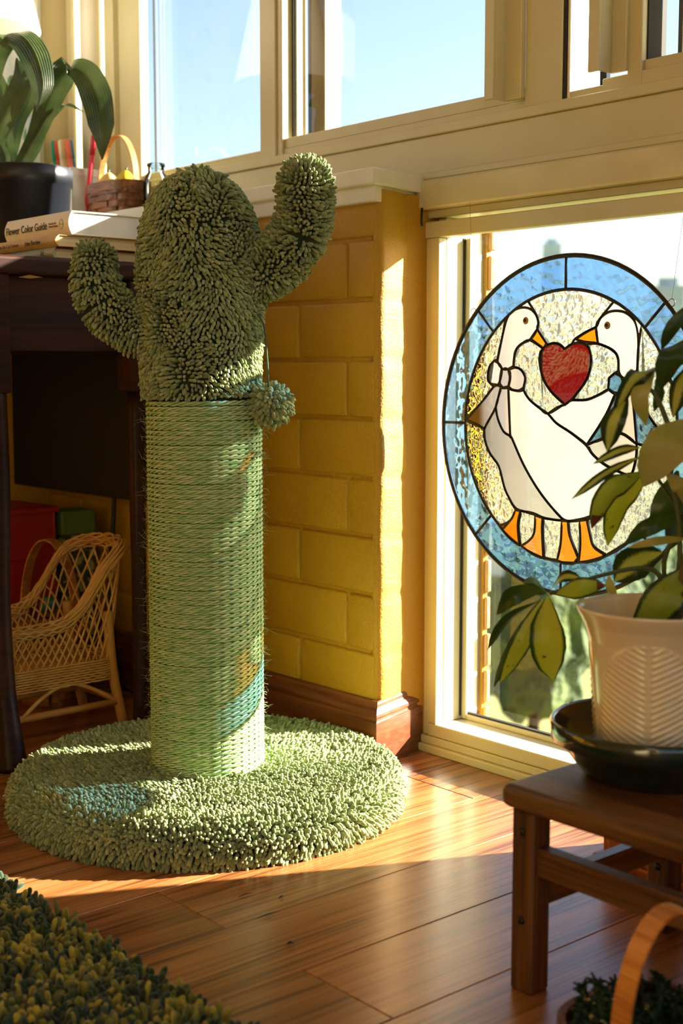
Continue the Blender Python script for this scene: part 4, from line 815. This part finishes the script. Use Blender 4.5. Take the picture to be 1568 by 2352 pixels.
# ================================================================ STOOL, POTTED PLANT, BASKET, BOX (right)
SX,SY=-.70,1.06
stool=empty('footstool',(SX,SY,0),label='low brown wooden footstool carrying the white flower pot',cat='stool')
zt=.205
bm=bmesh.new(); bev_box(bm,-.157,.17,-.130,.135,zt-.024,zt,.010,4); link('seat_board',finish(bm,True),K['stool_x'],stool)
for sx in (-1,1):
    for sy in (-1,1):
        x=sx*.133; y=sy*.108
        box('leg',x-.0135,x+.0135,y-.0135,y+.0135,0,zt-.024,K['stool_z'],stool,.002)
        V,F=lathe_vf([(0,.0022),(.0035,.0015),(.0045,0),(0,0)],12)
        for zz in (zt-.045,.072):
            link('screw',pydata('s',[(x+a,y-.0135-c,zz+b) for a,b,c in V],F),K['lead'],stool)
for sy in (-1,1): box('stretcher',-.125,.125,sy*.108-.008,sy*.108+.008,.118,.146,K['stool_x'],stool,.0015)
for sx in (-1,1): box('stretcher',sx*.133-.008,sx*.133+.008,-.10,.10,.082,.108,K['stool_wood'],stool,.0015)
# plant
K['glaze']=mat('ivory_glaze',srgb(230,214,180),rough=.22,spec=.6,coat=.3); K['green_glaze']=mat('dark_green_glaze',srgb(14,36,30),rough=.15,spec=.7,coat=.5)
PX,PY=-.777,1.062
sau=lathe('saucer',[(0,.004),(.06,.0),(.066,.002),(.078,.018),(.086,.030),(.0975,.036),(.0985,.052),(.096,.055),(.0935,.052),(.092,.040),(.08,.022),(.0,.016)],K['green_glaze'],None,64,label='dark green glazed saucer on the footstool under the white pot',cat='saucer'); sau.location=(PX,PY,zt)
pl_=empty('umbrella_plant',(PX,PY,zt+.0165),label='variegated umbrella plant in an ivory pot embossed with leaves',cat='potted plant')
# pot with embossed leaf relief
prof=[(0,.0),(.050,.0),(.053,.004),(.056,.05),(.059,.09),(.062,.118),(.067,.134),(.0735,.146),(.075,.150),(.073,.151),(.069,.147),(.062,.13),(.058,.11)]
seg=300; POT_PH=.48; V=[];F=[]; dense=[]
for a,b_ in zip(prof,prof[1:]):
    k=max(1,int(math.hypot(b_[0]-a[0],b_[1]-a[1])/.0016))
    for t in range(k): dense.append((a[0]+(b_[0]-a[0])*t/k,a[1]+(b_[1]-a[1])*t/k))
dense.append(prof[-1]); n=len(dense); outer_end=next(i for i,d in enumerate(dense) if d[1]>.125)
for i in range(seg):
    a=2*math.pi*i/seg
    for k,(r,z) in enumerate(dense):
        e=0
        if .001<z<.122 and k<outer_end:
            u=((a*3/(2*math.pi)+.5+POT_PH)%1-.5)*2          # four leaves round the pot
            wd=.96*math.sin(min(1,max(0,(.124-z)/.124))**.55*math.pi*.62)
            if abs(u)<wd:
                e=.0012+.0010*math.sin((z*1.0-abs(u)*.030)*2*math.pi/.0062)*min(1,(wd-abs(u))*6)
                if abs(u)<.05: e=.0006
        V.append(((r+e)*math.cos(a),(r+e)*math.sin(a),z))
for i in range(seg):
    j=(i+1)%seg
    for k in range(n-1): F.append((i*n+k,j*n+k,j*n+k+1,i*n+k+1))
link('pot',pydata('pot',V,F),K['glaze'],pl_)
lathe('soil',[(0,.124),(.06,.122)],K['soil'],pl_,24)
K['sy']=leafmat('variegated_leaf',srgb(166,176,40),srgb(186,188,66),.5,.35,(srgb(46,72,22),.35,.92),spots=True)
K['sv']=leafmat('mottled_leaf',srgb(190,190,96),srgb(160,170,64),.45,.35,(srgb(40,58,24),.75,.72))
K['sd']=leafmat('dark_leaf',srgb(40,62,22),srgb(66,90,34),.42,.32)
K['sl']=leafmat('pale_leaf',srgb(190,176,104),srgb(160,160,70),.45,.35)
K['sb']=leafmat('browning_leaf',srgb(138,160,40),srgb(166,178,60),.45,.35,(srgb(48,64,22),.35,.9),spots=True); K['brown_tip']=mat('dry_brown_tip',srgb(110,56,24),rough=.8)
K['stem']=mat('green_stem',srgb(70,78,34),rough=.5)
o0=np.array([PX,PY,zt+.0165]); tm={0:'sy',1:'sd',2:'sv',3:'sl',4:'sb'}
for pts,w,t in SCHEF:
    P=catmull([np.array(p)/1000-o0 for p in pts],6); w=w/1000
    sd=np.array([.60,.72,.0])+rng.normal(0,.25,3); tt=P[-1]-P[0]
    if abs(tt@np.array(CAMR))>abs(tt[2]): sd=np.array([.15,.15,1.])+rng.normal(0,.2,3)
    me=leaf_mesh(P,[w*.10,w*.55,w*.9,w,w*.93,w*.66,w*.05],side=sd,fold=.22,nacross=8); lf=link('leaf',me,K[tm[t]],pl_)
    if t==4:
        q=P[-3:]; link('dry_tip',leaf_mesh([x+np.array([.0006,-.0006,.0003]) for x in q],[w*.45,w*.3,w*.05],side=sd,fold=.22),K['brown_tip'],lf)
for l in SSTEM: tube('stem',catmull([np.array(p)/1000-o0 for p in l],6),[.003,.0018],K['stem'],pl_,8)
tube('trunk',catmull([(.012,.01,.12),(.02,.02,.18),(.03,.025,.26),(.03,.04,.36),(.045,.06,.50)],5),[.007,.004],mat('plant_trunk',srgb(92,72,44),rough=.8),pl_,10)
# dark wooden box behind the stool
bx=empty('plant_box',(-.885,1.335,0),label='reddish brown wooden box on the floor behind the footstool',cat='box')
for k,(a,b_) in enumerate([(.012,.062),(.064,.114)]):
    box('board',-.115,-.103,-.06,.06,a,b_,K['red_wood'],bx,.001); box('board',.103,.115,-.06,.06,a,b_,K['red_wood'],bx,.001); box('board',-.103,.103,-.066,-.054,a,b_,K['red_wood'],bx,.001); box('board',-.103,.103,.054,.066,a,b_,K['red_wood'],bx,.001)
box('foot_strip',-.125,.118,-.070,.070,0,.012,K['red_wood'],bx,.003,2)
# basket with dark greens at the lower right corner
fb=basket('garden_basket',(-.630,.893,0),.080,.070,.055,'bentwood basket of dark greenery on the floor at lower right',.105,.055,rows=2,stakes=14,rz=-.129,flare=1.06,hw=.010,haxis=1)
K['dkgreen']=leafmat('dark_conifer',srgb(14,36,24),srgb(24,56,34),.15,.6); K['bud']=mat('cream_bud',srgb(214,208,150),rough=.6)
gr=empty('greenery_bunch',(-.630,.893,.004),label='bunch of dark green sprigs with cream buds in the lower right basket',cat='greenery')
for i in range(130):
    a=rng.uniform(0,6.28); r=math.sqrt(rng.uniform(0,1)); p=np.array([r*.078*math.cos(a)*1.0,r*.06*math.sin(a),0]); R_=np.array([[math.cos(-.13),-math.sin(-.13),0],[math.sin(-.13),math.cos(-.13),0],[0,0,1]]); p=R_@p
    top=p*1.12+np.array([rng.normal(0,.008),rng.normal(0,.008),rng.uniform(.045,.072)])
    m=MB(); path=catmull([p*.8,(p*.8+top)/2+rng.normal(0,.004,3),top],6); m.tube(path,[.0025,.006,.007,.006,.003],6)
    for q in path[5:]:
        for s in range(5):
            d=rng.normal(0,1,3); d/=np.linalg.norm(d); m.tube([q,q+d*.009],[.0022,.0012],4)
    link('sprig',m.mesh('sprig'),K['dkgreen'],gr)
    if i%3==0:
        V,F=lathe_vf([(0,-.002),(.0018,-.001),(.002,.0005),(0,.0022)],8); link('bud',pydata('bud',[(x+top[0]+rng.normal(0,.004),y+top[1],z+top[2]+.001) for x,y,z in V],F),K['bud'],gr)
# ================================================================ SHAGGY RUG (lower left)
K['rug']=rnd_mat('olive_shag',[srgb(24,38,18),srgb(42,56,18),srgb(50,64,20),srgb(122,122,30),srgb(186,166,56),srgb(36,66,54),srgb(60,72,24),srgb(160,146,42)],rough=.95,sheen=.3,bumps=(900,.6,.002))
rug=empty('shag_rug',(-1.2,.40,0),label='olive and yellow shaggy rug at lower left',cat='rug')
box('backing',-.75,.42,-.45,.278,.0005,.006,mat('rug_backing',srgb(36,44,20),rough=1),rug,.001)
sp=.0062; X,Y=np.meshgrid(np.arange(-.75,.42,sp),np.arange(-.25,.274,sp)); P=np.stack([X.ravel(),Y.ravel(),np.full(X.size,.006)],1); P[:,:2]+=rng.normal(0,.0025,(len(P),2))
edge=.258+.006*np.sin(P[:,0]*60)
N=np.tile([[0,0,1.]],(len(P),1)); 
Vn,Qn,Tn,Rn=noodles(P,N,.019,rng.normal(0,.5,(len(P),3)),.0032,5,.5)
ix=np.floor(P[:,0]/.017+.6*np.sin(P[:,1]*150)).astype(int); iy=np.floor(P[:,1]/.014+.6*np.sin(P[:,0]*130)).astype(int); hsh=np.abs(np.sin(ix*12.9898+iy*78.233)*43758.5453)%1
Rn=np.repeat(np.clip(.8*hsh+.2*rng.uniform(0,1,len(P)),0,1),21)
pile_obj('pile',[(Vn,Qn,Tn,Rn)],K['rug'],rug)
# ================================================================ small debris on the boards
K['debris']=mat('dry_leaf_bit',srgb(40,34,22),rough=.9)
for i,(x,y,l,a,lb_) in enumerate([(-1.197,.878,.02,.7,'thin dry leaf sliver on the boards before the cactus base'),(-1.165,.905,.012,1.1,'short dark leaf bit on the sunlit board edge'),(-1.135,.862,.034,.75,'long dark leaf sliver lying on the shaded board'),(-1.06,.835,.008,.2,'small dark round leaf crumb on the middle board')]):
    w=.0016 if i<3 else .004
    d=np.array([math.cos(a+.8),math.sin(a+.8),0]); me=leaf_mesh([np.array([x,y,.0012])+d*l*(t-.5)+np.array([0,0,.001*math.sin(t*3.1)]) for t in np.linspace(0,1,6)],[.0006,w*1.2,w*2,w*1.4,.0006],up=(0,0,1),fold=.3,nacross=2)
    link('dry_leaf_bit',me,K['debris'],label=lb_,cat='leaf bit')
# ================================================================ OUTSIDE
GZ=-2.0
K['lawn']=mat('lawn',srgb(120,128,60),rough=1,noise=.35,col2=srgb(158,150,92),detail=6); K['hedge']=mat('hedge_leaves',srgb(40,58,30),rough=.9,noise=3,col2=srgb(88,104,48),bump=(6,1,.2)); K['pave']=mat('pale_paving',srgb(206,190,164),rough=.9,noise=2,col2=srgb(186,170,146))
K['hazy']=mat('haze_tinted_tower',srgb(176,196,206),rough=.9); K['hazy2']=mat('haze_tinted_block',srgb(170,182,192),rough=.9); K['ext_brick']=mat('tan_brick',srgb(216,170,112),rough=.9,noise=30,col2=srgb(196,146,92),bump=(60,.5,.01)); K['wallw']=mat('white_render',srgb(236,228,214),rough=.9)  # tower colours paled to bluish grey, distance haze painted in
link('ground',pydata('ground',[(-900,2.2,GZ),(900,2.2,GZ),(900,1500,GZ),(-900,1500,GZ)],[(0,1,2,3)],False),K['lawn'],label='lawn and ground outside the window',cat='ground',kind='structure')
# brick pier just outside the low window
pier=box('wall_outside',-1.62,-1.468,1.552,1.562,-1.9,.83,K['mortar'],b=0,label='tan brick pier outside the low window',cat='wall',kind='structure')
for i in range(14):
    z=.0+.06*i
    box('brick',-1.60,-1.4635+.0012*(i%3),1.556,1.566,z+.004,z+.056,K['ext_brick'],pier,.002)
def outp(az_deg,dist): a=math.radians(az_deg); return (dist*math.cos(a),dist*math.sin(a))
def strip(name,az,d,lx,ly,h,m,label,cat,rz=0,parts=None):
    x,y=outp(az,d); e=empty(name,(x,y,GZ),rz,label=label,cat=cat)
    return e
def blob(name,az,d,r,h,label,cat,m='hedge'):
    x,y=outp(az,d); e=empty(name,(x,y,GZ),0,label=label,cat=cat)
    bm=bmesh.new(); bmesh.ops.create_icosphere(bm,subdivisions=4,radius=1)
    sd=rng.uniform(0,50)
    for v in bm.verts:
        k=1+.10*math.sin(v.co.x*7+sd)+.09*math.sin(v.co.y*9+sd*2)+.08*math.sin(v.co.z*11+sd)+rng.uniform(-.05,.05); v.co=Vector((v.co.x*r*k,v.co.y*r*k,h*.55+v.co.z*h*.5*k))
    link('foliage',finish(bm),K[m],e); tube('stem',[(0,0,0),(0,0,h*.4)],r*.12,K['dark_wood'],e,8); return e
def az_of(px): return 139.5-math.degrees(math.atan((px-784)/3080))
blob('garden_shrub',az_of(1235),9.6,.36,1.25,'dark rounded shrub on the lawn behind the hanging leaves','shrub')
blob('garden_shrub',az_of(1330),11.3,.40,1.15,'dark shrub outside behind the ivory pot','shrub')
blob('garden_shrub',az_of(1440),13,.5,1.3,'broad shrub outside behind the umbrella plant','shrub')
for i,px in enumerate((1095,1180,1290,1400,1500)):
    blob('garden_tree',az_of(px),30+6*i,1.4+.2*(i%3),2.6+.25*(i%2),['leftmost','second','middle','fourth','rightmost'][i]+' far hazy tree beyond the lawn','tree')
e=empty('garden_wall',outp(az_of(1200),17)+(GZ,),math.radians(139.5-90),label='long white low wall crossing the garden',cat='wall')
for i in range(8): box('panel',-4+1.0*i,-3.005+1.0*i,-.1,.1,0,.62,K['wallw'],e,.01)
box('coping',-4.05,4.05,-.13,.13,.62,.70,K['wallw'],e,.01)
e=empty('garden_path',outp(az_of(1150),8.4)+(GZ,),math.radians(139.5-90),label='pale paved path across the lawn',cat='path')
for i in range(6): box('paving_slab',-3+.8*i,-2.22+.8*i,-.28,.28,0,.03,K['pave'],e,.01)
e=empty('garden_bench',outp(az_of(1150),7.6)+(GZ,),math.radians(30),label='pale stone bench outside beyond the window bottom',cat='bench')
box('bench_seat',-.25,.25,-.14,.14,.34,.42,K['wallw'],e,.02); box('bench_leg',-.2,-.12,-.1,.1,0,.34,K['pave'],e,.01); box('bench_leg',.12,.2,-.1,.1,0,.34,K['pave'],e,.01)
e=empty('stone_planter',outp(az_of(1115),6.6)+(GZ,),math.radians(20),label='cream square planter outside at the window corner',cat='planter')
box('planter_body',-.2,.2,-.2,.2,0,.36,K['wallw'],e,.02); box('planter_rim',-.22,.22,-.22,.22,.36,.42,K['wallw'],e,.015)
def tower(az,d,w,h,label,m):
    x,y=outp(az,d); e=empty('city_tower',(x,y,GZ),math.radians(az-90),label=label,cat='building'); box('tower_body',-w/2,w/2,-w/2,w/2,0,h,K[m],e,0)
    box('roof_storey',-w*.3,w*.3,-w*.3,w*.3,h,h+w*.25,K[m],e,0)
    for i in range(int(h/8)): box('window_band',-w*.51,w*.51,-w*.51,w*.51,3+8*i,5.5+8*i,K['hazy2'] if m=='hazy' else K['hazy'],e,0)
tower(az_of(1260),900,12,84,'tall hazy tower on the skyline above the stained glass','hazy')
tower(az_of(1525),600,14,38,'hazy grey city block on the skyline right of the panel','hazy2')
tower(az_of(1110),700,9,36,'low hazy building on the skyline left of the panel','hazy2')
# pane edge hook and wire in the corner above the return
tube('corner_hook',[(-1.4905,1.433,.842),(-1.489,1.431,.832),(-1.4885,1.430,.822),(-1.488,1.431,.815)],.0018,K['lead'],None,6,label='small tarnished chain hook under the sill corner',cat='hook')
